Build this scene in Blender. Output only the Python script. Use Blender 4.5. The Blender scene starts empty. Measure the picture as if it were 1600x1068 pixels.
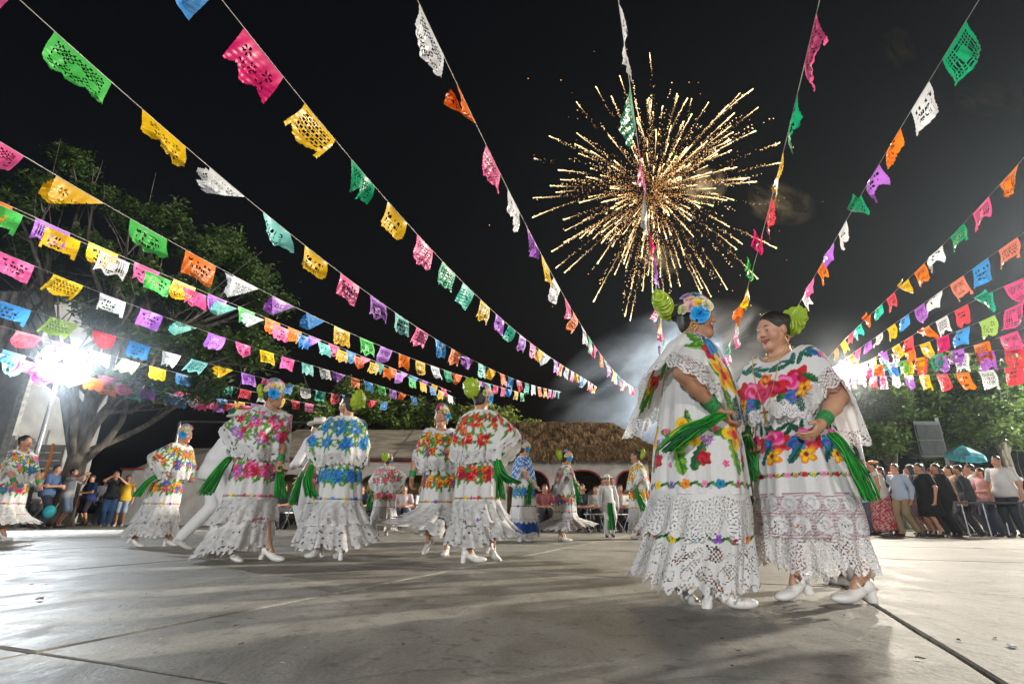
import bpy, math, random
import numpy as np
from mathutils import Vector, Matrix

# ---------------------------------------------------------------- camera, sky, exposure
sc = bpy.context.scene
COL = sc.collection
FPX = 820.0; CZ = 0.42; PITCH = math.atan(270/820.0); ROLL = math.radians(0.3)
_fw = np.array([0, math.cos(PITCH), math.sin(PITCH)])
_u0 = np.array([0, -math.sin(PITCH), math.cos(PITCH)])
_r0 = np.array([1.0, 0, 0])
_r = _r0*math.cos(ROLL) + _u0*math.sin(ROLL)
_u = -_r0*math.sin(ROLL) + _u0*math.cos(ROLL)
CAM = np.array([0, 0, CZ])
def ray(px, py): return _fw + _r*((px-800)/FPX) + _u*((534-py)/FPX)
def at(px, py, D):                       # point of a pixel at ground distance D
    d = ray(px, py); return CAM + d*(D/d[1])
def ground_at(px, py, z=0.0):
    d = ray(px, py); return CAM + d*((z-CZ)/d[2])

cd = bpy.data.cameras.new('camera'); cam = bpy.data.objects.new('camera', cd); COL.objects.link(cam)
cd.sensor_width = 36.0; cd.lens = 36.0*FPX/1600.0; cd.clip_start = 0.05; cd.clip_end = 3000
cam.matrix_world = Matrix(((_r[0], _u[0], -_fw[0], 0), (_r[1], _u[1], -_fw[1], 0), (_r[2], _u[2], -_fw[2], CZ), (0, 0, 0, 1)))
sc.camera = cam
w = bpy.data.worlds.new('World'); sc.world = w; w.use_nodes = True
nt = w.node_tree; nt.nodes.clear()
sky = nt.nodes.new('ShaderNodeTexSky'); sky.sky_type = 'NISHITA'; sky.sun_disc = False
sky.sun_elevation = math.radians(-3.0); sky.sun_rotation = math.radians(200); sky.air_density = 1.2; sky.dust_density = 1.0
bg = nt.nodes.new('ShaderNodeBackground'); bg.inputs[1].default_value = 0.08
wo = nt.nodes.new('ShaderNodeOutputWorld')
nt.links.new(sky.outputs[0], bg.inputs[0]); nt.links.new(bg.outputs[0], wo.inputs[0])
sl = bpy.data.lights.new('moon', 'SUN'); sl.energy = 0.02; sl.angle = math.radians(0.5); sl.color = (0.75, 0.85, 1.0)
so = bpy.data.objects.new('moon', sl); COL.objects.link(so); so.rotation_euler = (math.radians(40), 0, math.radians(200))
sc.view_settings.view_transform = 'Standard'; sc.view_settings.look = 'None'
sc.view_settings.exposure = 0.0; sc.view_settings.gamma = 1.0; sc.view_settings.use_curve_mapping = False
cy = sc.cycles
cy.max_bounces = 5; cy.diffuse_bounces = 2; cy.glossy_bounces = 2; cy.transmission_bounces = 2; cy.volume_bounces = 0
cy.transparent_max_bounces = 8; cy.caustics_reflective = False; cy.caustics_refractive = False
cy.sample_clamp_indirect = 4.0; cy.use_denoising = True

# ---------------------------------------------------------------- helpers
def tag(o, label=None, cat=None, group=None, kind=None):
    if label: o['label'] = label
    if cat: o['category'] = cat
    if group: o['group'] = group
    if kind: o['kind'] = kind
    return o
def empty(name, loc=(0, 0, 0), rz=0.0, s=1.0, parent=None):
    o = bpy.data.objects.new(name, None); COL.objects.link(o)
    o.location = tuple(float(v) for v in loc); o.rotation_euler = (0, 0, rz); o.scale = (s, s, s); o.empty_display_size = 0.1
    o.parent = parent
    return o
def ob(name, me, parent=None, mat=None, loc=None, rot=None, scale=None):
    o = bpy.data.objects.new(name, me); COL.objects.link(o); o.parent = parent
    if mat is not None:
        if len(me.materials) == 0: me.materials.append(mat)
        elif me.materials[0] is not mat:
            o.material_slots[0].link = 'OBJECT'; o.material_slots[0].material = mat
    if loc is not None: o.location = tuple(float(v) for v in loc)
    if rot is not None: o.rotation_euler = tuple(rot)
    if scale is not None: o.scale = (scale,)*3 if np.isscalar(scale) else tuple(scale)
    return o
def meshnp(name, V, F, col=None, smooth=True):
    """V (n,3); F an (m,3|4) array or a list of such arrays"""
    if not isinstance(F, list): F = [F]
    F = [np.asarray(f, np.int32) for f in F if len(f)]
    me = bpy.data.meshes.new(name); V = np.asarray(V, np.float32)
    me.vertices.add(len(V)); me.vertices.foreach_set('co', V.ravel())
    nl = sum(f.size for f in F); npoly = sum(len(f) for f in F)
    me.loops.add(nl); me.polygons.add(npoly)
    me.loops.foreach_set('vertex_index', np.concatenate([f.ravel() for f in F]))
    tot = np.concatenate([np.full(len(f), f.shape[1], np.int32) for f in F])
    st = np.concatenate([[0], np.cumsum(tot)[:-1]]).astype(np.int32)
    me.polygons.foreach_set('loop_start', st)
    try: me.polygons.foreach_set('loop_total', tot)
    except Exception: pass
    me.polygons.foreach_set('use_smooth', np.full(npoly, smooth, bool))
    me.update(calc_edges=True)
    if col is not None:
        a = me.color_attributes.new('Col', 'FLOAT_COLOR', 'POINT')
        c = np.ones((len(V), 4), np.float32); c[:, :3] = col
        a.data.foreach_set('color', c.ravel())
    me.validate()
    return me
class MB:
    """collects simple solids into one mesh"""
    def __init__(s): s.V = []; s.F4 = []; s.F3 = []; s.n = 0
    def add(s, V, F4=(), F3=()):
        V = np.asarray(V, float).reshape(-1, 3)
        if len(F4): s.F4.append(np.asarray(F4, int)+s.n)
        if len(F3): s.F3.append(np.asarray(F3, int)+s.n)
        s.V.append(V); s.n += len(V); return s
    def box(s, c, d, rz=0.0, M=None):
        c = np.asarray(c, float); h = np.asarray(d, float)/2
        P = np.array([[x, y, z] for z in (-1, 1) for y in (-1, 1) for x in (-1, 1)])*h
        if M is None:
            ca, sa = math.cos(rz), math.sin(rz); M = np.array([[ca, -sa, 0], [sa, ca, 0], [0, 0, 1]])
        return s.add(P@np.asarray(M).T + c, [[0, 2, 3, 1], [4, 5, 7, 6], [0, 1, 5, 4], [2, 6, 7, 3], [0, 4, 6, 2], [1, 3, 7, 5]])
    def tube(s, pts, rad, n=8, cap=True):
        V, F = tube_np(pts, rad, n); k = len(np.atleast_2d(pts)); s.add(V, F)
        if cap:
            s.F3.append(np.array([[0, j+1, j] if False else [0, (j+1) % n, j] for j in range(1, n-1)])+s.n-len(V))
            b = (k-1)*n; s.F3.append(np.array([[b, b+j, b+(j+1) % n] for j in range(1, n-1)])+s.n-len(V))
        return s
    def build(s, name, mat=None, parent=None, smooth=False, **kw):
        F = []
        if s.F4: F.append(np.concatenate(s.F4))
        if s.F3: F.append(np.concatenate(s.F3))
        return ob(name, meshnp(name, np.concatenate(s.V), F, smooth=smooth), parent, mat, **kw)
def tube_np(pts, rad, n=8):
    P = np.asarray(pts, float); k = len(P); rad = np.broadcast_to(np.asarray(rad, float), (k,))
    T = np.gradient(P, axis=0); T /= np.linalg.norm(T, axis=1)[:, None]+1e-9
    up = np.array([0, 0, 1.0]) if abs(T[:, 2]).mean() < 0.8 else np.array([1.0, 0, 0])
    A = np.cross(T, up); A /= np.linalg.norm(A, axis=1)[:, None]+1e-9; B = np.cross(T, A)
    th = np.arange(n)*2*math.pi/n
    V = P[:, None]+rad[:, None, None]*(A[:, None]*np.cos(th)[None, :, None]+B[:, None]*np.sin(th)[None, :, None])
    i, j = np.meshgrid(np.arange(k-1), np.arange(n), indexing='ij'); j2 = (j+1) % n
    F = np.stack([i*n+j, i*n+j2, (i+1)*n+j2, (i+1)*n+j], -1).reshape(-1, 4)
    return V.reshape(-1, 3), F
def curve_pts(P, n):
    """smooth polyline through P"""
    P = np.asarray(P, float); t = np.linspace(0, len(P)-1, n); i = np.clip(t.astype(int), 0, len(P)-2); f = (t-i)[:, None]
    g = lambda k: P[np.clip(k, 0, len(P)-1)]
    p0, p1, p2, p3 = g(i-1), g(i), g(i+1), g(i+2)
    return 0.5*(2*p1+(p2-p0)*f+(2*p0-5*p1+4*p2-p3)*f**2+(3*p1-p0-3*p2+p3)*f**3)

# ---------------------------------------------------------------- materials
_M = {}
def nodes_of(name):
    m = bpy.data.materials.new(name); m.use_nodes = True; n = m.node_tree; n.nodes.clear()
    out = n.nodes.new('ShaderNodeOutputMaterial'); return m, n, out
def pbsdf(n, color=None, rough=0.7, metal=0.0, spec=0.5):
    b = n.nodes.new('ShaderNodeBsdfPrincipled'); b.inputs['Roughness'].default_value = rough
    b.inputs['Metallic'].default_value = metal; b.inputs['Specular IOR Level'].default_value = spec
    if color is not None: b.inputs['Base Color'].default_value = (*color, 1)
    return b
def noise_color(n, c0, c1, scale, detail=4, coord='Object', lo=0.35, hi=0.65, sc3=None):
    tc = n.nodes.new('ShaderNodeTexCoord'); no = n.nodes.new('ShaderNodeTexNoise'); no.inputs['Scale'].default_value = scale
    no.inputs['Detail'].default_value = detail
    if sc3:
        mp = n.nodes.new('ShaderNodeMapping'); mp.inputs['Scale'].default_value = sc3
        n.links.new(tc.outputs[coord], mp.inputs[0]); n.links.new(mp.outputs[0], no.inputs['Vector'])
    else: n.links.new(tc.outputs[coord], no.inputs['Vector'])
    r = n.nodes.new('ShaderNodeValToRGB'); r.color_ramp.elements[0].position = lo; r.color_ramp.elements[1].position = hi
    r.color_ramp.elements[0].color = (*c0, 1); r.color_ramp.elements[1].color = (*c1, 1)
    n.links.new(no.outputs['Fac'], r.inputs[0]); return r, no
def mat(name, c, rough=0.75, metal=0.0, var=0.25, scale=6.0, bump=0.0, spec=0.4, transl=0.0, sc3=None):
    """plain procedural surface: noisy colour, optional bump, optional light passing through"""
    if name in _M: return _M[name]
    m, n, out = nodes_of(name); c = np.array(c)
    r, no = noise_color(n, tuple(c*(1-var)), tuple(np.minimum(c*(1+var), 0.95)), scale, sc3=sc3)
    b = pbsdf(n, None, rough, metal, spec); n.links.new(r.outputs[0], b.inputs['Base Color'])
    if bump:
        bp = n.nodes.new('ShaderNodeBump'); bp.inputs['Strength'].default_value = bump; bp.inputs['Distance'].default_value = 0.02
        n.links.new(no.outputs['Fac'], bp.inputs['Height']); n.links.new(bp.outputs[0], b.inputs['Normal'])
    last = b
    if transl:
        t = n.nodes.new('ShaderNodeBsdfTranslucent'); n.links.new(r.outputs[0], t.inputs[0])
        mx = n.nodes.new('ShaderNodeMixShader'); mx.inputs[0].default_value = transl
        n.links.new(b.outputs[0], mx.inputs[1]); n.links.new(t.outputs[0], mx.inputs[2]); last = mx
    n.links.new(last.outputs[0], out.inputs[0]); _M[name] = m; return m
def attr_mat(name, rough=0.8, transl=0.0, sheen=0.0, spec=0.3, bump=0.0, bscale=300.0, sss=0.0):
    """colour comes from the mesh's own 'Col' attribute (dyed thread, skin, paint)"""
    if name in _M: return _M[name]
    m, n, out = nodes_of(name)
    a = n.nodes.new('ShaderNodeAttribute'); a.attribute_name = 'Col'
    b = pbsdf(n, None, rough, 0, spec); n.links.new(a.outputs['Color'], b.inputs['Base Color'])
    if sheen: b.inputs['Sheen Weight'].default_value = sheen
    if sss:
        b.inputs['Subsurface Weight'].default_value = sss; b.inputs['Subsurface Radius'].default_value = (0.02, 0.008, 0.004)
        b.inputs['Subsurface Scale'].default_value = 0.3
    if bump:
        tc = n.nodes.new('ShaderNodeTexCoord'); no = n.nodes.new('ShaderNodeTexNoise'); no.inputs['Scale'].default_value = bscale
        n.links.new(tc.outputs['Object'], no.inputs['Vector'])
        bp = n.nodes.new('ShaderNodeBump'); bp.inputs['Strength'].default_value = bump; bp.inputs['Distance'].default_value = 0.004
        n.links.new(no.outputs['Fac'], bp.inputs['Height']); n.links.new(bp.outputs[0], b.inputs['Normal'])
    last = b
    if transl:
        t = n.nodes.new('ShaderNodeBsdfTranslucent'); n.links.new(a.outputs['Color'], t.inputs[0])
        mx = n.nodes.new('ShaderNodeMixShader'); mx.inputs[0].default_value = transl
        n.links.new(b.outputs[0], mx.inputs[1]); n.links.new(t.outputs[0], mx.inputs[2]); last = mx
    n.links.new(last.outputs[0], out.inputs[0]); _M[name] = m; return m
def emit_mat(name, color, strength, attr=False):
    if name in _M: return _M[name]
    m, n, out = nodes_of(name); e = n.nodes.new('ShaderNodeEmission'); e.inputs[0].default_value = (*color, 1); e.inputs[1].default_value = strength
    if attr:
        a = n.nodes.new('ShaderNodeAttribute'); a.attribute_name = 'Col'; n.links.new(a.outputs['Color'], e.inputs[0])
    n.links.new(e.outputs[0], out.inputs[0]); _M[name] = m; return m
# ---------------------------------------------------------------- ground and plaza slabs
rng = np.random.default_rng(7); random.seed(7)
def concrete_mat():
    m, n, out = nodes_of('plaza_concrete'); L = n.links.new
    g = n.nodes.new('ShaderNodeNewGeometry'); oi = n.nodes.new('ShaderNodeObjectInfo')
    def noise(scale, detail=5, rough=0.55, sc3=None, dist=0.0):
        no = n.nodes.new('ShaderNodeTexNoise'); no.inputs['Scale'].default_value = scale; no.inputs['Detail'].default_value = detail
        no.inputs['Roughness'].default_value = rough; no.inputs['Distortion'].default_value = dist
        if sc3:
            mp = n.nodes.new('ShaderNodeMapping'); mp.inputs['Scale'].default_value = sc3; mp.inputs['Rotation'].default_value = (0, 0, 0.35)
            L(g.outputs['Position'], mp.inputs[0]); L(mp.outputs[0], no.inputs['Vector'])
        else: L(g.outputs['Position'], no.inputs['Vector'])
        return no
    big = noise(0.9, 6, 0.6, dist=0.6); mid = noise(5.0, 6, 0.65, sc3=(1, 0.45, 1), dist=0.8); fine = noise(70, 3); spots = noise(14, 2, 0.5)
    r = n.nodes.new('ShaderNodeValToRGB'); e = r.color_ramp.elements
    e[0].position = 0.34; e[0].color = (0.15, 0.142, 0.122, 1); e[1].position = 0.64; e[1].color = (0.35, 0.338, 0.30, 1)
    mx = n.nodes.new('ShaderNodeMath'); mx.operation = 'MULTIPLY_ADD'; L(mid.outputs['Fac'], mx.inputs[0]); mx.inputs[1].default_value = 0.55
    h = n.nodes.new('ShaderNodeMath'); h.operation = 'MULTIPLY'; L(big.outputs['Fac'], h.inputs[0]); h.inputs[1].default_value = 0.45
    L(h.outputs[0], mx.inputs[2]); L(mx.outputs[0], r.inputs[0])
    st = n.nodes.new('ShaderNodeValToRGB'); se = st.color_ramp.elements; se[0].position = 0.30; se[0].color = (0.45, 0.42, 0.38, 1); se[1].position = 0.40; se[1].color = (1, 1, 1, 1)
    L(spots.outputs['Fac'], st.inputs[0])
    mul = n.nodes.new('ShaderNodeMixRGB'); mul.blend_type = 'MULTIPLY'; mul.inputs[0].default_value = 0.7
    L(r.outputs[0], mul.inputs[1]); L(st.outputs[0], mul.inputs[2])
    tone = n.nodes.new('ShaderNodeMapRange'); tone.inputs['To Min'].default_value = 0.88; tone.inputs['To Max'].default_value = 1.12
    L(oi.outputs['Random'], tone.inputs['Value'])
    m2 = n.nodes.new('ShaderNodeMixRGB'); m2.blend_type = 'MULTIPLY'; m2.inputs[0].default_value = 1.0
    L(mul.outputs[0], m2.inputs[1]); L(tone.outputs[0], m2.inputs[2])
    # hairline cracks and grit
    vo = n.nodes.new('ShaderNodeTexVoronoi'); vo.feature = 'DISTANCE_TO_EDGE'; vo.inputs['Scale'].default_value = 0.33
    wn = noise(1.6, 4); wv = n.nodes.new('ShaderNodeVectorMath'); wv.operation = 'MULTIPLY_ADD'; wv.inputs[1].default_value = (0.9, 0.9, 0); L(wn.outputs['Color'], wv.inputs[0]); L(g.outputs['Position'], wv.inputs[2]); L(wv.outputs[0], vo.inputs['Vector'])
    cr = n.nodes.new('ShaderNodeMapRange'); cr.inputs['From Min'].default_value = 0.0; cr.inputs['From Max'].default_value = 0.006; cr.inputs['To Min'].default_value = 0.72; L(vo.outputs['Distance'], cr.inputs['Value'])
    gm = n.nodes.new('ShaderNodeMapRange'); gm.inputs['From Min'].default_value = 0.3; gm.inputs['From Max'].default_value = 0.7; gm.inputs['To Min'].default_value = 0.78; gm.inputs['To Max'].default_value = 1.15; L(fine.outputs['Fac'], gm.inputs['Value'])
    cg = n.nodes.new('ShaderNodeMath'); cg.operation = 'MULTIPLY'; L(cr.outputs[0], cg.inputs[0]); L(gm.outputs[0], cg.inputs[1])
    m3 = n.nodes.new('ShaderNodeMixRGB'); m3.blend_type = 'MULTIPLY'; m3.inputs[0].default_value = 1.0; L(m2.outputs[0], m3.inputs[1]); L(cg.outputs[0], m3.inputs[2]); m2 = m3
    b = pbsdf(n, None, 0.5, 0, 0.4); L(m2.outputs[0], b.inputs['Base Color'])
    rr = n.nodes.new('ShaderNodeMapRange'); rr.inputs['From Min'].default_value = 0.3; rr.inputs['From Max'].default_value = 0.7
    rr.inputs['To Min'].default_value = 0.46; rr.inputs['To Max'].default_value = 0.72; L(mid.outputs['Fac'], rr.inputs['Value']); L(rr.outputs[0], b.inputs['Roughness'])
    add = n.nodes.new('ShaderNodeMath'); add.operation = 'MULTIPLY_ADD'; L(fine.outputs['Fac'], add.inputs[0]); add.inputs[1].default_value = 0.25; L(mid.outputs['Fac'], add.inputs[2])
    bp = n.nodes.new('ShaderNodeBump'); bp.inputs['Strength'].default_value = 0.5; bp.inputs['Distance'].default_value = 0.012
    L(add.outputs[0], bp.inputs['Height']); L(bp.outputs[0], b.inputs['Normal'])
    L(b.outputs[0], out.inputs[0]); return m
M_CON = concrete_mat()
M_DIRT = mat('joint_dirt', (0.07, 0.062, 0.05), 0.95, var=0.4, scale=3, bump=0.4)
gV = np.array([[-400, -200, 0], [400, -200, 0], [400, 600, 0], [-400, 600, 0]], float); gV[:, 2] = -0.03
gr = ob('ground', meshnp('ground', gV, np.array([[0, 1, 2, 3]]), smooth=False), None, M_DIRT); tag(gr, 'packed dark earth under and around the concrete plaza', 'ground', kind='structure')
AZ = math.radians(21.5); ax_a = np.array([math.sin(AZ), math.cos(AZ)]); ax_b = np.array([math.cos(AZ), -math.sin(AZ)])
pf = empty('plaza_floor', (0, 0, 0)); tag(pf, 'pale concrete plaza floor of large trowelled slabs', 'floor', kind='structure')
SA, SB = 2.9, 2.72
def slab_mesh(wx, wy, seed):
    # top sheet with slightly worn, uneven edges plus skirts into the joint
    r = np.random.default_rng(seed); n = 8; hx, hy, g, bv = wx/2, wy/2, 0.0045, 0.006
    per = []
    for k in range(4):
        a = np.array([(-hx, -hy), (hx, -hy), (hx, hy), (-hx, hy)])[k]; b = np.array([(hx, -hy), (hx, hy), (-hx, hy), (-hx, -hy)])[k]
        for i in range(n): per.append(a+(b-a)*i/n)
    per = np.array(per); q = per*(1-np.array([g/hx, g/hy])); N = len(q)
    q = q*(1-r.uniform(0, 0.004, (N, 1)))
    inn = q*(1-np.array([bv/hx, bv/hy])*r.uniform(0.6, 2.0, (N, 1)))
    V = np.concatenate([np.c_[inn, np.zeros(N)], np.c_[q, np.full(N, -0.006)], np.c_[q, np.full(N, -0.035)], [[0, 0, 0]]])
    j = np.arange(N); j2 = (j+1) % N
    F4 = np.concatenate([np.stack([j+N, j2+N, j2, j], 1), np.stack([j+2*N, j2+2*N, j2+N, j+N], 1)]); F3 = np.stack([j, j2, np.full(N, 3*N)], 1)
    return meshnp('slab', V, [F4, F3], smooth=False)
slabs = [slab_mesh(SB, SA, s) for s in range(4)]
for me in slabs: me.materials.append(M_CON)
for ia in range(-3, 11):
    for ib in range(-10, 11):
        ca = 1.2+(ia+0.5)*SA; cb = 0.63+(ib-0.5)*SB; c = ax_a*ca+ax_b*cb
        if c[1] < -7 or c[1] > 25 or abs(c[0]) > 23: continue
        if c[1] > 0 and abs(c[0]) > 1.15*c[1]+4: continue
        ob('slab', slabs[(ia*3+ib*5) % 4], pf, None, (c[0], c[1], 0.0007*((ia*7+ib*13) % 5)), (0, 0, -AZ+math.pi*((ia+ib) % 2)))
# small litter on the floor
def litter(px, py, s, m, label, seed):
    r = np.random.default_rng(seed); p = ground_at(px, py, 0.004); n = 9; th = np.linspace(0, 2*math.pi, n, endpoint=False)
    rad = s*r.uniform(0.5, 1.0, n); V = np.c_[rad*np.cos(th)*1.4, rad*np.sin(th)*0.8, r.uniform(0.0, s*0.55, n)]
    V = np.concatenate([V, [[0, 0, s*0.25]]]); F = np.array([[i, (i+1) % n, n] for i in range(n)])
    V2 = np.concatenate([V, V+[0, 0, -0.0012]]); F2 = np.concatenate([F, F[:, ::-1]+n+1])
    tag(ob('litter', meshnp('litter', V2, F2, smooth=False), None, m, p, (0, 0, r.uniform(0, 6))), label, 'litter')
M_LEAFDRY = mat('dry_leaf', (0.16, 0.11, 0.05), 0.8)
litter(1582, 1010, 0.018, mat('blue_scrap', (0.02, 0.13, 0.6), 0.5), 'bright blue paper scrap lying on the concrete', 1)
litter(62, 937, 0.03, M_LEAFDRY, 'curled dry leaf on the glossy side of the concrete', 2)
litter(377, 1006, 0.010, M_LEAFDRY, 'tiny dry leaf fragment near a slab joint', 3)
litter(1144, 1040, 0.008, M_LEAFDRY, 'small pebble-like scrap on the floor before the two tall women', 4)
litter(1498, 1000, 0.012, M_LEAFDRY, 'brown leaf scrap beside the long diagonal joint', 5)

rl = np.random.default_rng(44)
for k in range(22):
    x_, y_ = rl.uniform(40, 1580), rl.uniform(880, 1060)
    p_ = ground_at(x_, y_, 0.004); s_ = rl.uniform(0.006, 0.014)
    n_ = 7; th_ = np.arange(n_)*2*math.pi/n_; ra_ = s_*rl.uniform(0.5, 1, n_); Vq = np.concatenate([np.c_[ra_*np.cos(th_)*1.5, ra_*np.sin(th_)*0.7, rl.uniform(0, s_*0.5, n_)], [[0, 0, s_*0.2]]])
    o_ = ob('litter', meshnp('litter', np.concatenate([Vq, Vq-[0, 0, 0.001]]), np.concatenate([np.array([[i, (i+1) % n_, n_] for i in range(n_)]), np.array([[(i+1) % n_+8, i+8, n_+8] for i in range(n_)])]), smooth=False), None, M_LEAFDRY if k % 4 else mat('paper_scrap', (0.5, 0.48, 0.44), 0.8), p_, (0, 0, rl.uniform(0, 6)))
    tag(o_, 'tiny dry leaf or paper crumb scattered on the open concrete floor', 'litter', 'crumbs scattered over the concrete')

# ---------------------------------------------------------------- floodlights
M_STEEL = mat('galvanised_steel', (0.32, 0.33, 0.34), 0.45, 0.8, 0.15, 20)
M_DARK = mat('dark_housing', (0.03, 0.03, 0.032), 0.5, 0.2)
def floodlight(loc, target, energy, color, label, nl=(2, 2), ls=0.34, size=0.8, lens_e=60, spot=0):
    loc = np.asarray(loc, float); t = np.asarray(target, float)-loc
    root = empty('floodlight_mast', (loc[0], loc[1], 0)); tag(root, label, 'floodlight')
    MB().tube([(0, 0, 0), (0, 0, loc[2]*0.5), (0, 0, loc[2]-0.15)], [0.07, 0.06, 0.05], 12).build('pole', M_STEEL, root, True)
    MB().box((0, 0, 0.02), (0.34, 0.34, 0.04)).build('base_plate', M_STEEL, root)
    yaw = math.atan2(t[1], t[0])-math.pi/2; pit = math.atan2(t[2], math.hypot(t[0], t[1]))
    head = MB().box((0, 0, -0.18), (nl[0]*ls+0.1, 0.05, 0.05)).build('crossbar', M_STEEL, root, loc=(0, 0, loc[2]), rot=(0, 0, yaw))
    for i in range(nl[0]):
        for j in range(nl[1]):
            x = (i-(nl[0]-1)/2)*ls*1.06; z = (j-(nl[1]-1)/2)*ls*1.0
            R = Matrix.Rotation(yaw, 4, 'Z') @ Matrix.Rotation(pit, 4, 'X')
            p = R @ Vector((x, 0.06, z)); p.z += loc[2]
            h = MB().box((0, -0.06, 0), (ls, 0.11, ls*0.92)).build('lamp_housing', M_DARK, root, loc=p, rot=R.to_euler())
            n = 20; th = np.arange(n)*2*math.pi/n; rr = ls*0.47
            V = np.concatenate([[[0, 0.014, 0]], np.c_[rr*np.cos(th), np.full(n, 0.004), rr*np.sin(th)]])
            ob('lens', meshnp('lens', V, np.array([[0, 1+(k+1) % n, 1+k] for k in range(n)])), h, emit_mat('lamp_lens_%d' % int(lens_e), color, lens_e))
    ld = bpy.data.lights.new('lamp_light', 'SPOT' if spot else 'POINT'); ld.energy = energy; ld.color = color
    if spot: ld.spot_size = math.radians(spot); ld.spot_blend = 0.35
    ld.shadow_soft_size = size*0.3
    lo = bpy.data.objects.new('lamp_light', ld); COL.objects.link(lo); lo.parent = root
    d = Vector(t).normalized(); lo.location = Vector((0, 0, loc[2]))+d*(0.16 if spot else 0.45); lo.rotation_euler = d.to_track_quat('-Z', 'Y').to_euler()
    return root
PLAZA = (0.5, 5, 0.5)
lampL = at(97, 568, 14.5); lampR = at(1320, 582, 15.4); lampB = at(1150, 618, 34.0)
floodlight(lampL, (-5, 6.5, 0.3), 6500, (0.86, 0.94, 1.0), 'blazing white floodlight bank on a pole before the big tree', size=0.6, spot=118, ls=0.5)
floodlight(lampR, (1, 4, 0.8), 1900, (1.0, 0.90, 0.76), 'warm bright floodlight on a pole where the flag strings meet', (2, 1), size=0.5, spot=160, ls=0.46)
floodlight((38.0, 26.0, 12.5), (1, 3, 0.8), 165000, (1.0, 0.92, 0.79), 'tall floodlight mast beyond the crowd by the trees', size=0.5, spot=168)
floodlight((24.0, 13.0, 6.5), (22, 21, 4.5), 10000, (0.95, 1.0, 0.9), 'added floodlight mast out of view that brightens the right hand trees', (1, 1), size=0.5, spot=160)  # extra lamp added out of view to brighten the right trees and crowd
floodlight(lampB, (0.5, 29.5, 10.5), 16000, (0.68, 0.85, 1.0), 'cold white floodlight shining up through smoke behind the thatched roof', (1, 1), size=0.5, spot=100)
floodlight((-10.0, -16.0, 4.6), (0, 6, 1.0), 10800, (0.95, 0.98, 1.0), 'floodlight mast at the left back corner of the plaza', size=0.8, spot=160)
floodlight((7.5, -17.0, 4.6), (1, 6, 1.2), 6600, (1.0, 0.95, 0.90), 'floodlight mast at the right back corner of the plaza', size=0.8, spot=160)
# ---------------------------------------------------------------- buildings behind
M_WHITEWALL = mat('limewashed_wall', (0.62, 0.58, 0.52), 0.85, var=0.14, scale=2.5, bump=0.15)
M_RED = mat('red_trim_paint', (0.42, 0.05, 0.04), 0.7, var=0.2)
M_ROOFGREY = mat('weathered_roof', (0.30, 0.265, 0.21), 0.9, var=0.3, scale=1.2, bump=0.4, sc3=(1, 1, 6))
M_INT = mat('ochre_inner_wall', (0.34, 0.26, 0.13), 0.9, var=0.2)
M_THATCH = attr_mat('palm_thatch', 0.85, 0.15)
M_CREAM = mat('cream_tarp', (0.55, 0.50, 0.42), 0.8, var=0.15, scale=1.5)
def arch_wall(x0, x1, z1, arches, y, thick, seg=14):
    """front wall with arched openings; arches: (xa, xb, spring, top)"""
    mb = MB(); xs = [x0]
    def quadbox(xa, xb, za, zb, za2=None, zb2=None):
        za2 = za if za2 is None else za2; zb2 = zb if zb2 is None else zb2
        V = [(xa, y, za), (xb, y, za2), (xb, y, zb2), (xa, y, zb), (xa, y+thick, za), (xb, y+thick, za2), (xb, y+thick, zb2), (xa, y+thick, zb)]
        mb.add(V, [[0, 1, 2, 3], [5, 4, 7, 6], [4, 5, 1, 0], [3, 2, 6, 7], [4, 0, 3, 7], [1, 5, 6, 2]])
    cur = x0
    for xa, xb, sp, top in arches:
        quadbox(cur, xa, 0, z1)
        c, hw = (xa+xb)/2, (xb-xa)/2
        for k in range(seg):
            u0 = -1+2*k/seg; u1 = -1+2*(k+1)/seg
            f = lambda u: sp+(top-sp)*(max(0, 1-abs(u)**2.6))**0.45
            quadbox(c+hw*u0, c+hw*u1, f(u0), z1, f(u1), z1)
        cur = xb
    quadbox(cur, x1, 0, z1)
    return mb
# thatched hall (palapa)
hall = empty('thatched_hall', (2.2, 20, 0)); tag(hall, 'arcaded white hall with red trim under a shaggy palm thatch roof', 'building')
HX0, HX1, HY = -2.6, 2.9, 0.0
ar = [(-2.35, -0.75, 1.2, 2.0), (-0.35, 1.25, 1.2, 2.0), (1.62, 2.75, 1.2, 2.0)]
arch_wall(HX0, HX1, 2.42, ar, HY, 0.3).build('wall', M_WHITEWALL, hall)
MB().box((0.15, -0.05, 2.45), (5.75, 0.16, 0.09)).build('eave_trim', M_RED, hall)
for xa, xb, sp, top in ar:      # red painted arch rims
    c, hw = (xa+xb)/2, (xb-xa)/2; u = np.linspace(-1, 1, 15)
    P = np.c_[c+hw*u, np.full(15, -0.012), sp+(top-sp)*np.maximum(0, 1-abs(u)**2.6)**0.45]
    MB().tube(P, 0.028, 5).build('arch_rim', M_RED, hall)
MB().box((0.15, 5.0, 1.2), (5.4, 0.2, 2.4)).build('rear_wall', M_INT, hall)
for x in (-2.55, 2.85): MB().box((x, 2.6, 1.2), (0.12, 4.6, 2.4)).build('side_wall', M_WHITEWALL, hall)
for xa, xb, sp, top in ar[:2]:
    MB().tube([(xa, 0.15, 1.78), ((xa+xb)/2, 0.15, 1.78), (xb, 0.15, 1.78)], 0.015, 5).build('rail', M_DARK, hall)
    for k in range(9):
        x = xa+(k+0.5)*(xb-xa)/9
        MB().tube([(x, 0.15, 1.45), (x, 0.15, 1.8)], 0.008, 4).build('spindle', M_DARK, hall)
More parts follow.
